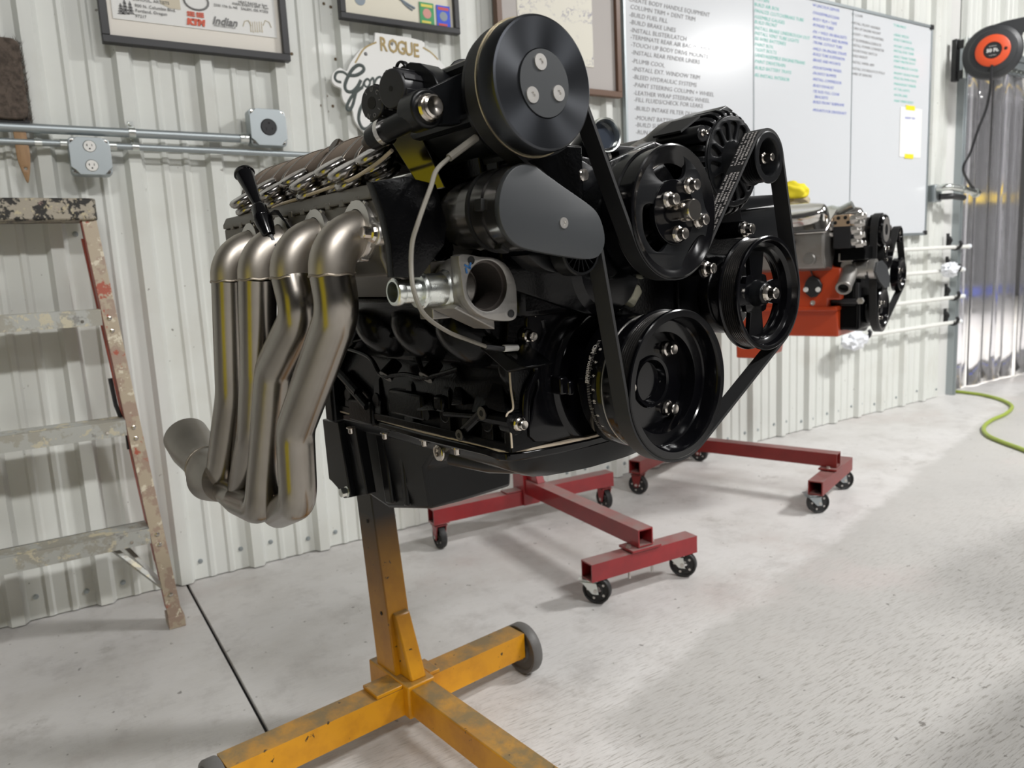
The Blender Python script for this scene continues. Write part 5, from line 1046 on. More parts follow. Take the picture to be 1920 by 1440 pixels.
for px0, py0, px1, py1 in ((728, 728, 795, 790), (652, 745, 700, 800), (812, 740, 832, 775)):
    a, c = L(px0, py0, r=-.18), L(px1, py1, r=-.18); b = MB(); b.bb(a.x, c.x, -.182, -.15, c.z, a.z)
    obj('casting_pad', b, M['cast'], bk, bevel=.005)
# water jacket bulges and oval deck bosses
b = MB()
for k_ in range(4):
    a_ = -.20-.112*k_; b.loft([[V(a_+.045*cos(t)*s_, -.215+ .012-.03*(1-s_)*0+.0, .075+.0) + V(0, -.030*s2, 0)+V(0, -.02*sin(t)*s_, .045*sin(t)*s_) for t in [2*pi*i/16 for i in range(16)]] for s_, s2 in ((1, -.5), (.95, 0), (.75, .5), (.4, .8), (.08, .9))])
obj('cylinder_bulge', b, M['cast'], bk, smooth=60)
for px, py in ((718, 637), (723, 706), (798, 708)):
    q = L(px, py, r=-.20); n_ = V(0, -.75, -.66); b = MB(); b.cyl(q-n_*.03, q, .010, .012, seg=20); obj('deck_boss', b, M['cast'], bk, bevel=.001); b = MB(); b.lathe([(.0, .0055), (0, .0115), (.0006, .0115), (.0006, .0055)], q, n_, 22); obj('boss_face', b, M['head'], bk, label='bare ring on a deck boss')
    b = MB(); b.lathe([(0.0002, 0), (.0002, .005), (.0005, .005), (.0005, 0)], q, n_, 14); obj('bolt_hole', b, M['dark'], bk)
b = MB()
for pts in ([(660, 640), (720, 628), (770, 645), (790, 690), (798, 705)], [(640, 650), (690, 668), (712, 700), (723, 706)], [(723, 706), (760, 702), (798, 708), (860, 692)]):
    b = MB(); b.tube(spl([L(x, y, r=-.20) for x, y in pts], 5), .0035, 8)
    obj('casting_rib', b, M['cast'], bk)
b = MB(); b.loft([[L(x, y, r=-.20) for x, y in ((845, 605), (880, 612), (985, 690), (950, 700))], [L(x, y, r=-.20)+V(0, .05, .0) for x, y in ((845, 605), (880, 612), (985, 690), (950, 700))]]); obj('front_web', b, M['cast'], bk, bevel=.003)
# timing cover
b = MB(); tcp = [(-.178, -.078), (-.176, -.03), (-.168, .0), (-.182, .03), (-.176, .075), (-.165, .125), (-.13, .155), (.13, .155), (.165, .125), (.176, .05), (.168, 0), (.178, -.078)]
b.plate([(p.x, p.y) for p in spl([V(x, y, 0) for x, y in tcp[:7]], 4)]+[(p.x, p.y) for p in spl([V(x, y, 0) for x, y in tcp[7:]], 4)], [], -.152, -.136, .002)
tco = obj('timing_cover', b, M['cast'], en, smooth=30)
b = MB(); b.plate([(p.x, p.y) for p in spl([V(x, y, 0) for x, y in ((-.14, -.07), (-.142, -.02), (-.132, .01), (-.146, .05), (-.14, .12), (-.10, .14), (.10, .14), (.14, .12), (.146, .05), (.135, 0), (.14, -.07), (.0, -.076))], 4, True)], [], -.146, -.131, .004); obj('cover_face', b, M['gloss'], tco, smooth=30)
b = MB(); b.lathe([(-.140, .110), (-.134, .108), (-.129, .103), (-.127, .097), (-.130, .092), (-.130, .06), (-.116, .055), (-.116, .0)], (0, 0, 0), (1, 0, 0), 72, ); obj('seal_ring', b, M['gloss'], tco)
b = MB(); 
for t0 in (185,): b.box((-.122, -.101, .003), (.020, .014, .024)); b.box((-.116, -.092, -.001), (.016, .010, .020))
obj('timing_pointer', b, M['gloss'], tco, bevel=.003)
for px, py, s_ in ((985, 630, 1), (968, 794, 1.15)):
    q = L(px, py, a=-.136); bb_ = MB(); bb_.cyl(q-V(.02, 0, 0), q+V(.004, 0, 0), .0135*s_, seg=24, ch=.002); obj('bolt_boss', bb_, M['cast'], tco); bolt(tco, q+V(.004, 0, 0), s=.92, me=bigboltm)
for px, py in ((1000, 591), (1060, 584)): bolt(tco, L(px, py, a=-.136), s=.5)
b = MB(); P = spl([L(x, y, a=-.133) for x, y in ((986, 640), (990, 660), (1002, 680), (1004, 700), (990, 728), (985, 750), (984, 790))], 5); b.tube(P, .0065, 12); P = spl([L(x, y, a=-.133) for x, y in ((1016, 600), (1018, 625), (1006, 660), (1006, 690), (998, 715))], 5); b.tube(P, .0045, 12); obj('cover_rib', b, M['gloss'], tco)
b = MB(); P = spl([L(x, y, a=-.135) for x, y in ((952, 660), (955, 690), (958, 730), (962, 765), (952, 775), (950, 785), (957, 805), (960, 840))], 5); b.tube(P, .0014, 6); obj('cover_gasket', b, M['seal'], tco, label='cream gasket edge')
# gasket and oil pan
pan = [(-.64, -.175), (-.60, -.178), (-.5, -.172), (-.35, -.178), (-.2, -.174), (-.165, -.178), (-.15, -.172), (-.138, -.150), (-.128, -.10), (-.122, -.05), (-.122, .05), (-.128, .10), (-.138, .150), (-.15, .172), (-.2, .174), (-.35, .178), (-.5, .172), (-.64, .175)]
b = MB(); b.prism(pan, -.0805, -.0775, 'z'); obj('pan_gasket', b, M['seal'], en, label='cream pan gasket')
b = MB(); b.prism([(x*1.0, y*1.01) for x, y in pan], -.093, -.0805, 'z'); op = obj('oil_pan', b, M['gloss'], en, bevel=.003)
def ring4(a0, a1, r0, r1, z): return [V(a0, r0, z), V(a1, r0, z), V(a1, r1, z), V(a0, r1, z)]
b = MB(); b.loft([[V(x, y*.94, -.092) for x, y in pan], [V(x*1.0-.004, y*.90, -.110) for x, y in pan], [V(x*.99-.012, y*.72, -.126) for x, y in pan]]); obj('pan_floor', b, M['satin'], op, smooth=50)
b = MB(); prof = [(-.645, -.09), (-.30, -.09), (-.40, -.135), (-.425, -.16), (-.437, -.236), (-.58, -.266), (-.66, -.254)]
rr_ = [(-.128, 0), (.07, 0)]
b.loft([[V(a_, -.132 if z > -.2 else -.118, z) for a_, z in prof], [V(a_, -.05, z-.002*(z < -.2)) for a_, z in prof], [V(a_, .06, z) for a_, z in prof]]); obj('pan_sump', b, M['satin'], op, bevel=.006)
b = MB(); q = [L(x, y, r=-.13) for x, y in ((702, 812), (718, 812), (735, 945), (722, 945))]; b.hexa([p for p in q]+[p+V(0, .02, 0) for p in q]); q = [L(x, y, r=-.128) for x, y in ((742, 815), (752, 815), (764, 950), (756, 950))]; b.hexa(q+[p+V(0, .02, 0) for p in q]); obj('sump_rib', b, M['satin'], op, bevel=.004)
b = MB(); q = L(819, 849, r=-.165); b.cyl(q+V(0, .09, 0), q+V(0, .006, 0), .017, .0145, seg=28); b.tube([q+V(0, .03, -.004), q+V(.06, .06, -.012), q+V(.13, .07, -.01)], [.022, .022, .015], 16); obj('plug_boss', b, M['satin'], op, smooth=40)
b = MB(); b.lathe([(0, .0), (0, .0135), (.0015, .0138), (.003, .0125), (.0045, .0128), (.006, .0105), (.0062, .006), (.003, .0055), (.003, 0)], q+V(0, .006, 0), (0, -1, 0), 28); obj('drain_plug', b, M['steel'], op, label='bright hex socket plug in the pan side')
for px, py in ((658, 808), (722, 818), (796, 831), (857, 847), (955, 864), (1026, 860)):
    q = L(px, py, u=-.100); q.z = -.093; bolt(op, q, (0, 0, -1), 1.0)
# mounting plate hanging from the bell face, with two bolts
b = MB(); P = [L(x, y, r=-.16) for x, y in ((615, 784), (645, 790), (668, 930), (655, 932), (643, 912), (632, 900), (627, 896))]
b.prism([(p.x, p.z) for p in P], -.172, -.160, 'y'); b.hexa([L(645, 790, r=-.16), L(665, 792, r=-.16), L(688, 928, r=-.16), L(668, 930, r=-.16)]+[p+V(0, .02, 0) for p in (L(645, 790, r=-.16), L(665, 792, r=-.16), L(688, 928, r=-.16), L(668, 930, r=-.16))]); obj('bell_plate', b, M['satin'], en, bevel=.002)
q = L(650, 922, r=-.172); b = MB(); b.lathe([(-.004, 0), (-.004, .011), (0, .011), (.001, .0085), (.012, .0085), (.013, .007), (.013, 0)], q, (0, -1, 0), 8); obj('plate_bolt', b, M['zinc'], en); 
b = MB(); b.bb(-.66, -.625, -.19, .19, -.10, .23); obj('rear_flange', b, M['cast'], en, bevel=.006)
# ---------------- heads
hd_l = [(-.255, .130), (-.335, .160), (-.342, .180), (-.342, .244), (-.334, .256), (-.20, .262), (-.16, .24), (-.18, .20)]
for s, vis in ((-1, 1), (1, 0)):
    b = MB(); pr_a(b, [(p[0]*-s*1.0 if s > 0 else p[0], p[1]) for p in hd_l], -.645, -.150); hd = obj('cylinder_head', b, M['head'], en, bevel=.003)
    b = MB(); pr_a(b, [((-p[0] if s > 0 else p[0]), p[1]) for p in ((-.346, .246), (-.346, .252), (-.340, .263), (-.328, .265), (-.324, .256), (-.335, .246))], -.638, -.158); obj('cover_rail', b, M['head'], hd, bevel=.0015)
    if not vis: 
        b = MB(); pr_a(b, [(-p[0], p[1]) for p in ((-.33, .29), (-.32, .33), (-.25, .37), (-.21, .34))], -.63, -.165); obj('valve_cover', b, M['gloss'], hd, bevel=.008); continue
    b = MB(); b.lathe([(0, 0), (0, .006), (.0005, .006), (.0005, 0)], (-.24, -.3425, .25), (0, -1, 0), 14)
    for a_ in (-.24, -.355, -.465, -.575): b.lathe([(0, 0), (0, .0055), (.0006, .0055), (.0006, 0)], (a_, -.3405, .235), (0, -1, 0), 14)
    obj('head_hole', b, M['dark'], hd)
    # vertical joints in the head's upper edge
    b = MB()
    for k_ in range(12): a_ = -.19-.037*k_; b.box((a_, -.3435, .247), (.012, .007, .008))
    obj('rail_notch', b, M['head'], hd, bevel=.001)
# front bracket of the head (black, toothed outline)
b = MB(); b.plate([ru(x, y, -.148) for x, y in ((720, 340), (738, 335), (752, 352), (775, 335), (830, 335), (850, 470), (790, 520), (760, 520), (736, 462))], [circ(ru(735, 362, -.148), .006, 16)], -.158, -.146, .0015); obj('head_end_plate', b, M['cast'], en)
b = MB(); b.lathe([(-.02, .014), (.0, .016), (.002, .015), (.002, .012), (-.01, .011), (-.01, 0)], (-.146, -.262, .185), (1, 0, 0), 28); b.lathe([(-.02, .014), (.0, .018), (.002, .017), (.002, .014), (-.01, .013), (-.01, 0)], L(780, 445, a=-.15), (1, 0, 0), 28); obj('core_plug', b, M['gloss'], en)
# valve gear: springs and rocker arms (two per cylinder)
vg = E1.empty('valve_gear'); vg.parent = en; vg.location = (0, 0, 0); vg.rotation_euler = (0, 0, 0)
sax = V(0, -.50, .866)
b = MB(); pr2 = []
for i in range(2): z_ = i*.0105; pr2 += [(z_, .013), (z_+.0015, .0172), (z_+.0045, .0188), (z_+.0078, .0172), (z_+.0092, .013)]
pr2 += [(.022, .0170), (.0245, .0190), (.0285, .0190), (.0305, .0165), (.0305, .012), (.029, 0)]
b.lathe([(0, 0)]+pr2, (0, 0, 0), (1, 0, 0), 32); sprm = b.mesh('valve_spring', mat('spring_steel', (.42, .40, .38), .2, metal=1), 60)
RO = [(-.009, -.014), (.002, .0), (.03, .022), (.07, .034), (.11, .030), (.125, .014), (.118, -.01), (.09, -.012), (.05, -.012), (.02, -.016), (.006, -.022), (.0, -.029), (-.010, -.027)]
b = MB(); ro_ = [(p.x, p.y) for p in spl([V(x, y, 0) for x, y in RO], 3, True)]
b.plate(ro_, [], -.0050, .0050, .0004); rom = b.mesh('rocker_arm', M['bronze'], 30)
b = MB(); b.tube([V(.0051, x, y) for x, y in ro_], .0005, 6, closed=True); edgm = b.mesh('rocker_edge', M['redge'], 60)
rb = MB(); pr_a(rb, [(-.288, .300), (-.272, .325), (-.235, .348), (-.19, .356), (-.17, .31), (-.25, .285)], -.66, -.20); obj('rocker_rail', rb, M['bronze'], vg, bevel=.006)
for a_, r_, u_ in [(-.238-.112*i, -.316, .260) for i in range(4)]+[(-.200-.112*i, -.298, .274) for i in range(4)]:
    put(sprm, 'valve_spring', vg, (a_, r_, u_), sax, 1.22)
for a_ in (-.215, -.258, -.30, -.365, -.415, -.485, -.535, -.60, -.645):
    put(rom, 'rocker_arm', vg, (a_, -.296, .322), (1, 0, 0), 1); put(edgm, 'rocker_edge', vg, (a_, -.296, .322), (1, 0, 0), 1)
b = MB(); P = spl([L(x, y, r=-.338) for x, y in ((735, 282), (715, 300), (690, 318), (655, 338), (600, 358), (560, 372), (520, 386), (498, 400))], 6); b.tube(P, .0022, 8); obj('gasket_cord', b, M['seal'], vg, label='pale cord along the head edge')
q = L(648, 290, r=-.25); b = MB(); b.lathe([(0, 0), (0, .018), (.004, .019), (.008, .014), (.02, .012), (.022, .010), (.022, 0)], q, (0, -.7, .5), 20); obj('rocker_nut', b, M['bronze'], vg)
# ---------------- headers
hdr = E1.empty('exhaust_header'); hdr.parent = en; hdr.location = (0, 0, 0); hdr.rotation_euler = (0, 0, 0)
PR = .0253; RC = -.385
A4 = [-.189, -.300, -.412, -.523]
def Hp(px, py, r=RC): return L(px, py, r=r)
paths = [
 [V(A4[0], RC, .166), Hp(634, 585), Hp(553, 805), Hp(560, 940), V(-.50, RC+.03, -.195), V(-.62, RC+.04, -.18)],
 [V(A4[1], RC, .166), Hp(565, 590), Hp(514, 690), Hp(490, 955), V(-.60, RC+.005, -.19), V(-.70, RC+.005, -.175)],
 [V(A4[2], RC, .166), Hp(484, 700), Hp(478, 810), Hp(455, 925, -.37)],
 [V(A4[3], RC, .166), Hp(436, 740), Hp(416, 880), Hp(405, 905)]]
for i, pth in enumerate(paths):
    a_ = A4[i]; up = pth[0]; up.x = a_
    b = MB(); P = fillet(pth, [.09, .05, .05, .04] if i < 2 else [.09, .09], 10)
    b.tube(P, PR, 28); pp_ = obj('header_pipe', b, M['pipe'], hdr, smooth=60)
    c0 = V(a_, -.338, .213); b = MB()
    el = [c0+V(.0, .006, .002), c0]; cen = V(a_, -.338, .152); Rb = .047
    arc = [V(a_, cen.y-Rb*sin(t), .0) for t in ()]
    el = [V(a_, -.330, .208)]+[V(a_, -.338-.047*sin(t), .166+.045*cos(t)) for t in [pi/2*j/10 for j in range(11)]]+[V(a_, RC, .1625)]
    b.tube(el, PR+.0009, 28); obj('header_elbow', b, M['elbow'], pp_, smooth=60)
    b = MB(); b.tube([V(a_+ (PR+.0003)*cos(t), RC+(PR+.0003)*sin(t), .1635+.0008*sin(7*t)) for t in [2*pi*j/40 for j in range(40)]], .0017, 8, closed=True); obj('weld_bead', b, M['weld'], pp_)
    # clamp flange around the port
    ax_ = V(0, -1, .10).normalized(); c_ = V(a_, -.3435, .212)
    b = MB(); b.lathe([(-.004, PR-.001), (-.004, PR+.009), (-.001, PR+.010), (0, PR+.007), (.004, PR+.0065), (.005, PR+.009), (.008, PR+.009), (.009, PR+.002), (.009, PR-.001)], c_, ax_, 40); fl2 = obj('port_flange', b, M['alum'], hdr, smooth=28)
    b = MB()
    for t in (60, 110, 160, 250, 290): t = radians(t); x_, y_, z_ = basis(ax_); b.box(c_+x_*((PR+.009)*cos(t))+y_*((PR+.009)*sin(t))+z_*.002, (.005, .005, .010), Matrix((x_*cos(t)+y_*sin(t), -x_*sin(t)+y_*cos(t), z_)).transposed())
    obj('flange_rib', b, M['alum'], fl2, bevel=.0008)
    for s in (1, -1):
        eb = c_+V(.040*s, 0, -.006*s); b = MB(); b.cyl(eb-ax_*.006, eb+ax_*.007, .013, seg=24, ch=.002); b.hexa([c_+V(.018*s, -.004, -.022), eb+V(0, -.004, -.011), eb+V(0, .006, -.011), c_+V(.018*s, .006, -.022), c_+V(.018*s, -.004, .022), eb+V(0, -.004, .011), eb+V(0, .006, .011), c_+V(.018*s, .006, .022)]); obj('flange_ear', b, M['alum'], fl2, bevel=.0015)
        bolt(fl2, eb+ax_*.007, ax_, 1.0, bigboltm)
# collector
cq = Hp(372, 838); c0 = Hp(396, 905); b = MB()
b.tube([V(-.655, RC+.004, -.165), V(-.70, RC, -.165), V(-.735, RC, -.158), V(-.76, RC, -.15), V(-.80, RC, -.135), V(-.84, RC, -.118)], [.040, .047, .036, .034, .040, .040], 36); obj('collector', b, M['stain'], hdr, smooth=60)
b = MB(); b.tube([V(-.735+.0*j, RC+.036*cos(t), -.158+.036*sin(t)) for j, t in enumerate([2*pi*j/36 for j in range(36)])], .002, 8, closed=True); obj('weld_bead', b, M['weld'], hdr)
# dipstick
dp = [L(457, 323, r=-.37), L(484, 385, r=-.37), L(500, 428, r=-.37), L(525, 485, r=-.36), L(545, 560, r=-.34)]
d0 = (dp[1]-dp[0]); b = MB(); ln = d0.length
b.lathe([(-.004, 0), (-.004, .004), (0, .0135), (.0035, .0145), (.005, .0125), (.008, .0125), (ln*.9, .0065), (ln, .0065), (ln, 0)], dp[0], d0, 28); ds = obj('dipstick_handle', b, M['gloss'], en, smooth=30)
d1 = dp[2]-dp[1]; l1 = d1.length; b = MB(); b.lathe([(0, 0), (0, .008), (.004, .0105), (l1*.45, .0115), (l1*.5, .012), (l1*.55, .0115), (l1*.6, .013), (l1*.9, .0115), (l1+.012, .008), (l1+.012, 0)], dp[1], d1, 24); obj('dipstick_fitting', b, M['gloss'], ds, smooth=30)
b = MB(); prf = []; P = spl(dp[2:], 14); b.tube(P, [.0062 if j % 2 else .0055 for j in range(len(P))], 12); obj('dipstick_tube', b, M['cap'], ds)
q = L(512, 402, r=-.36); q2 = L(545, 428, r=-.345); b = MB(); b.ribbon([q, q+V(.012, .0, .004), q2], .012, .002); obj('dipstick_bracket', b, M['satin'], ds)
# ---------------- front accessory castings behind the pulleys
b = MB(); fpl = [ru(x, y, -.075) for x, y in ((1035, 300), (1085, 285), (1150, 300), (1240, 262), (1330, 300), (1395, 350), (1405, 420), (1395, 470), (1335, 560), (1330, 605), (1230, 600), (1110, 590), (960, 540), (950, 470), (960, 380), (985, 330))]
b.plate(fpl, [circ((0, .02), .001, 6)] and [], -.125, -.085, .004); ab = obj('accessory_bracket', b, M['cast'], en, smooth=30)
b = MB(); b.plate([ru(x, y, -.06) for x, y in ((1060, 312), (1090, 300), (1120, 318), (1118, 345), (1098, 360), (1070, 352))], [], -.085, -.058, .003); obj('bracket_boss', b, M['satin'], ab); bolt(ab, L(1080, 331, a=-.058), s=1.05, me=bigboltm)
for px, py, a_ in ((1322, 504, -.04), (1395, 430, -.045)):
    q = L(px, py, a=a_); b = MB(); b.cyl(q-V(.05, 0, 0), q, .013, seg=22, ch=.0015); obj('bolt_boss', b, M['cast'], ab); bolt(ab, q, s=1.05, me=bigboltm)
b = MB(); b.lathe([(-.20, .0), (-.20, .056), (-.075, .060), (-.062, .056), (-.056, .03), (-.034, .022), (-.034, 0)], (0, .205, .106), (1, 0, 0), 40); b.bb(-.17, -.08, .10, .21, .05, .15); obj('power_steering_pump', b, M['cast'], ab, bevel=.003)
b = MB(); pt_ = [ru(x, y, -.16) for x, y in ((1372, 395), (1448, 388), (1452, 455), (1390, 470))]; b.plate(pt_, [], -.24, -.15, .003); b.plate([ru(x, y, -.15) for x, y in ((1370, 370), (1445, 366), (1447, 385), (1372, 396))], [], -.235, -.14, .002); obj('fluid_reservoir', b, M['satin'], ab)
# alternator bracket arm with boss
bra = [ru(x, y, -.115) for x, y in ((1205, 300), (1232, 275), (1280, 245), (1366, 197), (1378, 206), (1372, 222), (1335, 246), (1325, 268), (1300, 272), (1262, 278), (1235, 300))]
b = MB(); b.plate(bra, [], -.20, -.118, .002); b.cyl(L(1318, 250, a=-.052), L(1318, 250, a=-.052)-V(.075, 0, 0), .0115, seg=24, ch=.001); arm = obj('alternator_arm', b, M['satin'], ab, smooth=30); bolt(ab, L(1318, 249, a=-.052), s=.7)
b = MB(); q = [L(x, y, u=.372) for x, y in ((1268, 238), (1290, 230), (1262, 240), (1240, 252))]; b.box(L(1268, 238, a=-.10), (.05, .05, .003), Matrix.Rotation(.5, 3, 'X')); obj('arm_slot', b, M['dark'], ab)
# cam sensor / cream plug under the pump
b = MB(); q = [L(x, y, a=-.08) for x, y in ((1153, 552), (1200, 532), (1207, 548), (1190, 578), (1172, 568))]; b.prism([(p.y, p.z) for p in q], -.105, -.08, 'x'); obj('cream_plug', b, M['cream'], en, bevel=.004, label='cream coloured plug below the pump')
b = MB(); b.lathe([(-.11, .0), (-.11, .062), (-.085, .064), (-.075, .055), (-.07, .0)], (0, -.045, .155), (1, 0, 0), 40); obj('pump_volute', b, M['gloss'], en, smooth=30)
b = MB(); b.bb(-.150, -.100, -.16, .14, .135, .165); b.bb(-.155, -.09, -.19, -.05, .10, .16); obj('front_casting', b, M['cast'], en, bevel=.008)
# water neck and throttle body above the valley
wn = L(1137, 253, a=-.10); b = MB(); b.lathe([(0, .0205), (.001, .0225), (-.004, .0235), (-.010, .0225), (-.03, .021), (-.03, .019), (-.004, .0195), (0, .0205)], wn, (.93, -.25, .05), 40); nk = obj('water_neck', b, M['zinc'], en, smooth=30, label='bright open water neck above the belt')
b = MB(); b.lathe([(-.012, .0195), (-.012, 0)], wn, (.93, -.25, .05), 32); b.lathe([(-.016, 0), (-.016, .0195), (-.011, .0195), (-.011, 0)], wn, (.93, -.25, .05), 32); obj('neck_inside', b, M['lens'], nk)
b = MB(); b.tube([wn-V(.028, -.007, 0), wn-V(.06, -.01, .02), wn-V(.08, 0, .07)], [.021, .022, .024], 20); obj('neck_elbow', b, M['satin'], en)
tb2 = L(1210, 280, a=-.22); b = MB(); b.lathe([(-.09, 0), (-.09, .044), (-.01, .046), (0, .046), (0, .042), (-.02, .040), (-.02, 0)], (tb2.x, tb2.y, tb2.z-.022), (.1, 0, 1), 48); obj('throttle_body', b, M['brush'], en, smooth=30)
b = MB(); b.bb(-.60, -.20, -.10, .12, .22, .285); 
for k_ in range(4):
    for s in (-1, 1): a_ = -.22-.11*k_; b.tube(spl([(a_, s*.03, .27), (a_, s*.09, .30), (a_, s*.155, .27), (a_, s*.19, .235)], 4), .022, 12)
obj('intake_manifold', b, M['satin'], en, bevel=.005)
b = MB(); b.plate([ru(x, y, -.10) for x, y in ((1130, 280), (1160, 273), (1215, 277), (1240, 290), (1235, 310), (1140, 315), (1120, 300))], [poly([(1140, 288), (1160, 284), (1165, 300), (1150, 308)], -.10), poly([(1178, 283), (1215, 284), (1215, 292), (1180, 291)], -.10)], -.115, -.10, .001); obj('top_bracket', b, M['satin'], en)
# ------------------------------------------------------------------ orange engine by the whiteboards
E2 = Frame((2.692, 1.620, .779), -73.0)
e2 = E2.empty('v8_engine'); tag(e2, 'orange and silver V8 engine with black pulleys on the far red stand', 'engine')
K = E2.L
def kru(px, py, a): q = K(px, py, a=a); return (q.y, q.z)
SR = -.165
def side(pts, r): return [(p.x, p.z) for p in (K(x, y, r=r) for x, y in pts)]
b = MB(); b.prism(side([(1400, 500), (1497, 505), (1510, 500), (1532, 505), (1544, 480), (1550, 458), (1556, 462), (1557, 500), (1577, 502), (1577, 562), (1553, 562), (1553, 578), (1400, 580)], SR), SR, .165, 'y'); bk2 = obj('engine_block', b, M['orange'], e2, bevel=.006)
q = K(1553, 560, r=SR); z0 = K(1500, 578, r=SR).z; zb_ = K(1530, 631, r=SR+.03).z; a0 = K(1380, 600, r=SR).x; a1 = K(1572, 600, r=SR+.03).x
b = MB(); b.bb(a0, a1+.004, SR-.008, .173, z0-.010, z0+.006); obj('pan_flange', b, M['orange'], e2, bevel=.003)
zs = K(1378, 671, r=-.12).z; as_ = K(1425, 665, r=-.12).x
b = MB(); b.hexa([V(a0, -.135, zb_), V(a1, -.135, zb_), V(a1, .135, zb_), V(a0, .135, zb_), V(a0, -.15, z0), V(a1, -.15, z0), V(a1, .15, z0), V(a0, .15, z0)])
b.hexa([V(a0-.02, -.12, zs), V(as_, -.12, zs), V(as_, .12, zs), V(a0-.02, .12, zs), V(a0-.02, -.13, z0), V(as_+.03, -.13, z0), V(as_+.03, .13, z0), V(a0-.02, .13, z0)]); obj('oil_pan', b, M['orange'], e2, bevel=.006)
for k_ in range(7):
    p = V(a1-.02-.075*k_, -.168, z0-.004); b = MB(); b.lathe([(0, 0), (0, .006), (.004, .006), (.005, 0)], p, (0, -1, 0), 6); obj('pan_bolt', b, M['orange'], e2)
b = MB(); d_ = side([(1512, 528), (1518, 520), (1526, 516), (1536, 522), (1543, 534), (1541, 546), (1532, 556), (1522, 558), (1512, 550), (1508, 540)], SR); b.prism(d_, SR-.012, SR+.002, 'y'); dp_ = obj('blanking_plate', b, M['cap'], e2, bevel=.003, label='black diamond blanking plate with two bright screws')
for px, py in ((1511, 543), (1534, 543)): q = K(px, py, r=SR-.012); b = MB(); b.lathe([(0, 0), (0, .0095), (.004, .009), (.005, 0)], q, (0, -1, 0), 14); obj('flat_screw', b, M['white'], dp_)
q = K(1524, 568, r=SR); b = MB(); b.lathe([(0, 0), (0, .010), (.004, .009), (.004, .004), (0, 0)], q, (0, -1, 0), 14); obj('side_plug', b, M['alum'], e2)
b = MB(); b.tube(spl([K(1524, 516, r=SR-.005), K(1514, 490, r=SR-.02), K(1518, 460, r=-.20), K(1530, 440, r=-.22)], 6), .003, 6); obj('thin_wire', b, M['cap'], e2)
# heads and covers (both banks)
for s in (-1, 1):
    def m_(pts): return [(p[0]*(1 if s < 0 else -1), p[1]) for p in pts]
    ah0, ah1 = a0+.02, K(1548, 470, r=-.24).x
    zt_ = K(1500, 440, r=-.24).z; zl = K(1500, 505, r=-.24).z
    b = MB(); b.prism(m_([(-.16, zl-.01), (-.235, zl), (-.26, zl+.05), (-.262, zt_+.004), (-.20, zt_+.055), (-.10, zt_-.02)]), ah0, ah1, 'x'); hd2 = obj('cylinder_head', b, M['alu'], e2, bevel=.008)
    b = MB(); b.prism(m_([(-.27, zt_+.0), (-.27, zt_+.012), (-.15, zt_+.085), (-.14, zt_+.07)]), ah0-.005, ah1+.012, 'x'); obj('cover_flange', b, M['chrome'], hd2, bevel=.004)
    b = MB(); n2 = V(0, -.55*(1 if s < 0 else -1), .83); rings = []
    cc = V((ah0+ah1)/2, (-.205)*(1 if s < 0 else -1), zt_+.045); lx = (ah1-ah0)/2; tv = V(0, .83*(1 if s < 0 else -1), .55)
    for h_, f_ in ((0, .98), (.03, .97), (.045, .92), (.055, .8), (.058, .6), (.055, .3)):
        rings.append([cc+n2*h_+V((lx-.0)*(.99-.08*(1-f_)*2)*cx, 0, 0)+tv*(.055*f_*cy) for cx, cy in rrect(-1, 1, -1, 1, .7, 5)])
    b.loft(rings); obj('valve_cover', b, M['chrome'], hd2, smooth=60)
    if s < 0:
        for k_ in range(4): b = MB(); p = V(ah1-.05-.11*k_, -.258, zl+.035); b.cyl(p+V(0, .02, 0), p+V(0, -.008, 0), .022, seg=20, ch=.003); obj('exhaust_port', b, M['alu'], hd2)
        q = K(1486, 455, r=-.262); b = MB(); b.cyl(q+V(0, .01, 0), q+V(0, -.02, 0), .012, seg=14); obj('spark_plug', b, M['cap'], hd2)
b = MB(); b.bb(a0+.05, ah1-.03, -.1, .1, zl+.03, zt_+.075); obj('intake_manifold', b, M['alu'], e2, bevel=.01)
b = MB(); b.lathe([(0, .06), (.05, .055), (.05, .02), (.07, .02), (.07, 0)], (ah1-.25, 0, zt_+.07), (0, 0, 1), 24); obj('carburettor', b, M['beige'], e2)
# yellow cloth bundle
q = K(1484, 362, r=-.03); cl = MB(); bm = bmesh.new(); bmesh.ops.create_icosphere(bm, subdivisions=4, radius=1)
from mathutils import noise as mnoise
for v in bm.verts:
    n_ = 1+.22*mnoise.noise(v.co*2.2); v.co = V(v.co.x*.062*n_, v.co.y*.06*n_, max(v.co.z, -.45)*.044*n_)
cl.add([v.co.copy() for v in bm.verts], [tuple(v.index for v in f.verts) for f in bm.faces])
yo = E2.o+E2.A*q.x+E2.R*q.y+V(0, 0, q.z-.002); obj('yellow_cloth', cl, M['yel'], smooth=60, label='yellow cloth draped on top of the orange engine', cat='cloth', loc=yo)
for v in bm.verts: n_ = 1+.35*mnoise.noise(v.co*30+V(3, 1, 2)); v.co = V(v.co.x*.85*n_+.022, v.co.y*.9*n_, v.co.z*.6*n_-.022)
cl = MB(); cl.add([v.co.copy() for v in bm.verts], [tuple(v.index for v in f.verts) for f in bm.faces]); bm.free()
b2 = obj('crumpled_cover', cl, M['beige'], smooth=40, label='crumpled beige cover under the yellow cloth on the orange engine', cat='cover', loc=yo+V(.01, 0, -.012))
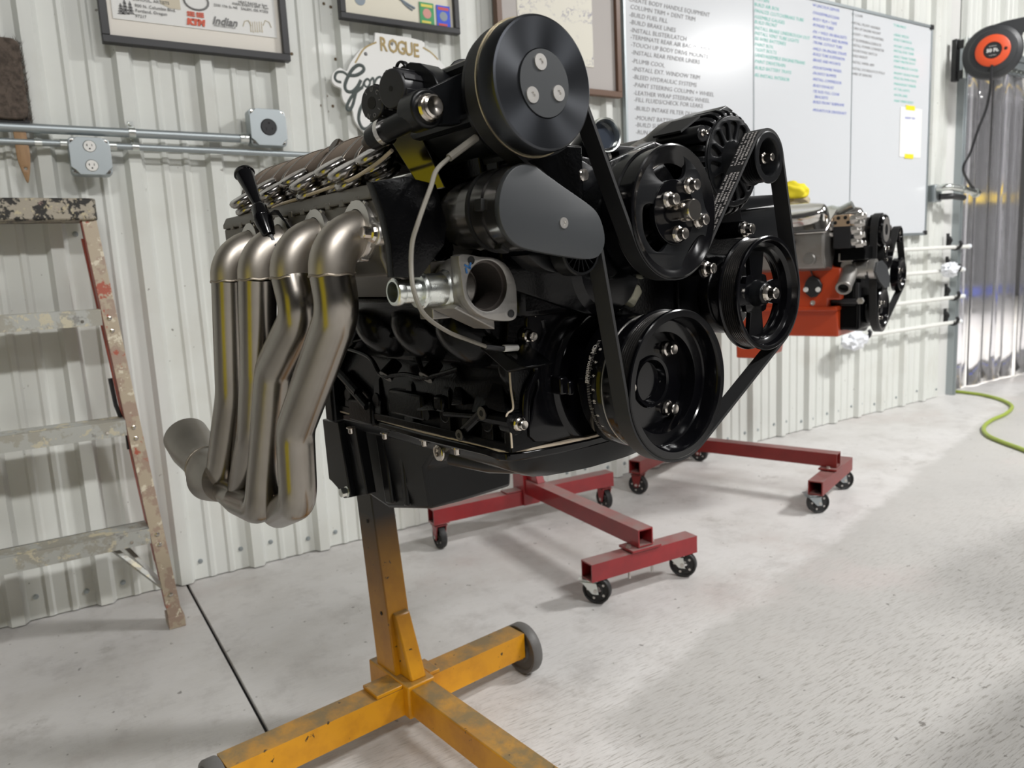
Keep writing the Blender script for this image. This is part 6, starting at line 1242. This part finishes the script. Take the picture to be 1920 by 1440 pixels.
# front: pulleys and accessories
def pul(px, py, R_, name, w=.03, a=0, hole=.6, m='gloss', parent=e2):
    c = kru(px, py, a); b = MB(); b.lathe([(a-w*.6, R_*.2), (a-w*.6, R_*hole), (a-.006, R_*.84), (a, R_*.88), (a, R_*.97), (a-.003, R_), (a-w, R_), (a-w-.002, R_*.94), (a-w-.002, R_*.3)], (0, *c), (1, 0, 0), 48); o = obj(name, b, M[m], parent, smooth=30)
    b = MB(); b.lathe([(a-w*.6, R_*.22), (a-.008, R_*.2), (a-.005, 0)], (0, *c), (1, 0, 0), 24); obj('pulley_hub', b, M['satin'], o)
    for t in (0, 120, 240): t = radians(t+40); put(bigboltm, 'bolt', o, (a-w*.6, c[0]+R_*.42*cos(t), c[1]+R_*.42*sin(t)), (1, 0, 0), .9)
    return c
ck = pul(1657, 579, .082, 'crank_pulley'); cw = pul(1667, 474, .062, 'water_pump_pulley', hole=.75); cps = pul(1692, 514, .066, 'power_steering_pulley'); cal = pul(1690, 440, .030, 'alternator_pulley'); cac = kru(1650, 431, -.01)
b = MB(); b.lathe([(0, 0), (0, .052), (-.004, .056), (-.02, .056), (-.02, .058), (-.03, .058), (-.05, .058), (-.05, 0)], (0.012, *cac), (1, 0, 0), 48); ck2 = obj('clutch_pulley', b, M['gloss'], e2, smooth=30)
b = MB(); b.lathe([(-.0105, .056), (-.0105, .0585), (-.0085, .0585), (-.0085, .056)], (0, *cac), (1, 0, 0), 48); b.lathe([(.012, .02), (.012, .045), (.0125, .045), (.0125, .02)], (0, *cac), (1, 0, 0), 40); obj('pale_ring', b, M['alum'], ck2)
bpts = belt([(ck, .084, 1), (cps, .068, 1), (cal, .032, 1), (cw, .062, -1), (cac, .059, 1), ((ck[0]-.13, ck[1]+.15), .028, -1)]); b = belt_mesh(bpts, .005, -.028, -.003); obj('serpentine_belt', b, M['rubber'], e2, smooth=40)
b = MB(); b.lathe([(-.16, 0), (-.16, .055), (-.06, .058), (-.04, .04), (-.034, 0)], (0, *cal), (1, 0, 0), 32)
for k_ in range(24): t = k_*pi/12; b.box((-.075, cal[0]+.059*cos(t), cal[1]+.059*sin(t)), (.03, .008, .006), Matrix.Rotation(t, 3, 'X'))
obj('alternator', b, M['alu'], e2, smooth=30)
b = MB(); b.lathe([(-.05, 0), (-.05, .05), (-.16, .05), (-.2, .035), (-.2, 0)], (0, *cac), (1, 0, 0), 32); obj('compressor_body', b, M['alu'], e2)
b = MB(); b.lathe([(-.12, 0), (-.12, .05), (-.05, .04), (-.04, 0)], (0, *cw), (1, 0, 0), 32); b.bb(-.16, -.06, ck[0]-.15, ck[0]+.2, ck[1]+.02, ck[1]+.30); obj('accessory_bracket', b, M['cast'], e2, bevel=.008)
td2 = [kru(x, y, .012) for x, y in ((1646, 492), (1655, 488), (1664, 500), (1669, 520), (1668, 538), (1660, 540), (1650, 528), (1642, 510))]
b = MB(); b.prism(td2, .004, .012, 'x'); obj('tensioner_cover', b, M['plate'], e2, bevel=.001)
tc2 = kru(1641, 504, .0); b = MB(); b.lathe([(0, 0), (0, .036), (-.02, .036), (-.02, .033), (-.025, .033), (-.025, .034), (-.07, .034), (-.07, .028), (-.085, .028), (-.085, .034), (-.095, .034), (-.095, 0)], (.004, *tc2), (1, 0, 0), 40); obj('tensioner_barrel', b, M['alum'], e2, smooth=30)
# water outlet
w0 = K(1581, 541, r=-.25); w1 = K(1594, 508, r=-.14); dd = w1-w0; b = MB(); b.lathe([(0, .018), (-.0, .026), (.006, .028), (.012, .026), (dd.length, .028), (dd.length, 0)], w0, dd, 32); b.lathe([(.0, .018), (.04, .017), (.04, 0)], w0, dd, 32); wo = obj('water_outlet', b, M['alu'], e2, smooth=30)
b = MB(); b.lathe([(.02, .0175), (.02, 0)], w0, dd, 24); obj('outlet_inside', b, M['dark'], wo)
b = MB(); c = K(1587, 498, r=-.15); b.cyl(c, c+V(0, .03, 0), .022, seg=16, ch=.003); b.box(c+V(.0, 0, .03), (.05, .03, .03)); obj('sensor_fitting', b, M['alum'], e2, bevel=.003)
# tan manifold block, black blocks, silver fittings
def boxpx(name, x0, y0, x1, y1, r0, dep, m, bev=.003):
    p, q = K(x0, y0, r=r0), K(x1, y1, r=r0); b = MB(); b.bb(p.x, q.x, r0, r0+dep, q.z, p.z); return obj(name, b, M[m], e2, bevel=bev)
M['tanm'] = mat('tan_anodised_block', (.62, .45, .30), .35, metal=.6)
tbk = boxpx('fitting_block', 1563, 404, 1594, 424, -.20, .05, 'tanm')
for px, py in ((1572, 409), (1585, 408), (1566, 418), (1590, 417)): q = K(px, py, r=-.2005); b = MB(); b.lathe([(0, 0), (0, .0065), (.0006, .0065), (.0006, 0)], q, (0, -1, 0), 12); obj('port_hole', b, M['dark'], tbk)
boxpx('black_block', 1562, 425, 1595, 465, -.20, .12, 'cap'); boxpx('black_bracket', 1575, 465, 1622, 487, -.18, .12, 'cast')
for px, py, s_ in ((1604, 412, .018), (1612, 420, .016), (1606, 432, .017), (1612, 442, .016), (1606, 454, .015), (1614, 458, .014), (1556, 414, .012), (1552, 430, .014), (1553, 442, .012), (1615, 406, .014)):
    b = MB(); q = K(px, py, r=-.19); b.lathe([(0, 0), (0, s_*.9), (.008, s_), (.022, s_), (.024, s_*.7), (.034, s_*.7), (.034, 0)], q+V(-.017, 0, 0), (1, .1, .1), 6); obj('hose_fitting', b, M['alum'], e2, bevel=.001)
b = MB(); P = fillet([K(1548, 400, r=-.06), K(1558, 392, r=-.06), K(1572, 397, r=-.08), K(1599, 384, r=-.08)], .02, 6); b.tube(P, .0165, 20); nk2 = obj('hose_neck', b, M['zinc'], e2, smooth=60)
# damper, lower bracket rod
dc = (ck[0], ck[1]); b = MB(); b.lathe([(-.13, 0), (-.13, .06), (-.12, .085), (-.065, .085), (-.06, .06), (-.03, .05)], (0, *dc), (1, 0, 0), 48); obj('damper', b, M['satin'], e2, smooth=30)
boxpx('lower_rod', 1552, 560, 1612, 570, -.14, .03, 'cap', .006); boxpx('bracket_leg', 1598, 530, 1610, 566, -.13, .03, 'cap'); q = K(1614, 564, r=-.14); b = MB(); b.lathe([(0, 0), (0, .013), (.01, .012), (.012, 0)], q, (0, -1, 0), 6); obj('bright_nut', b, M['alum'], e2)
b = MB(); b.bb(-.20, -.05, ck[0]-.13, ck[0]+.13, ck[1]-.07, ck[1]+.16); obj('timing_cover', b, M['cast'], e2, bevel=.01)
b = MB(); b.bb(-.15, -.05, ck[0]+.1, ck[0]+.26, ck[1]+.05, ck[1]+.2); obj('power_steering_pump', b, M['cast'], e2, bevel=.01)
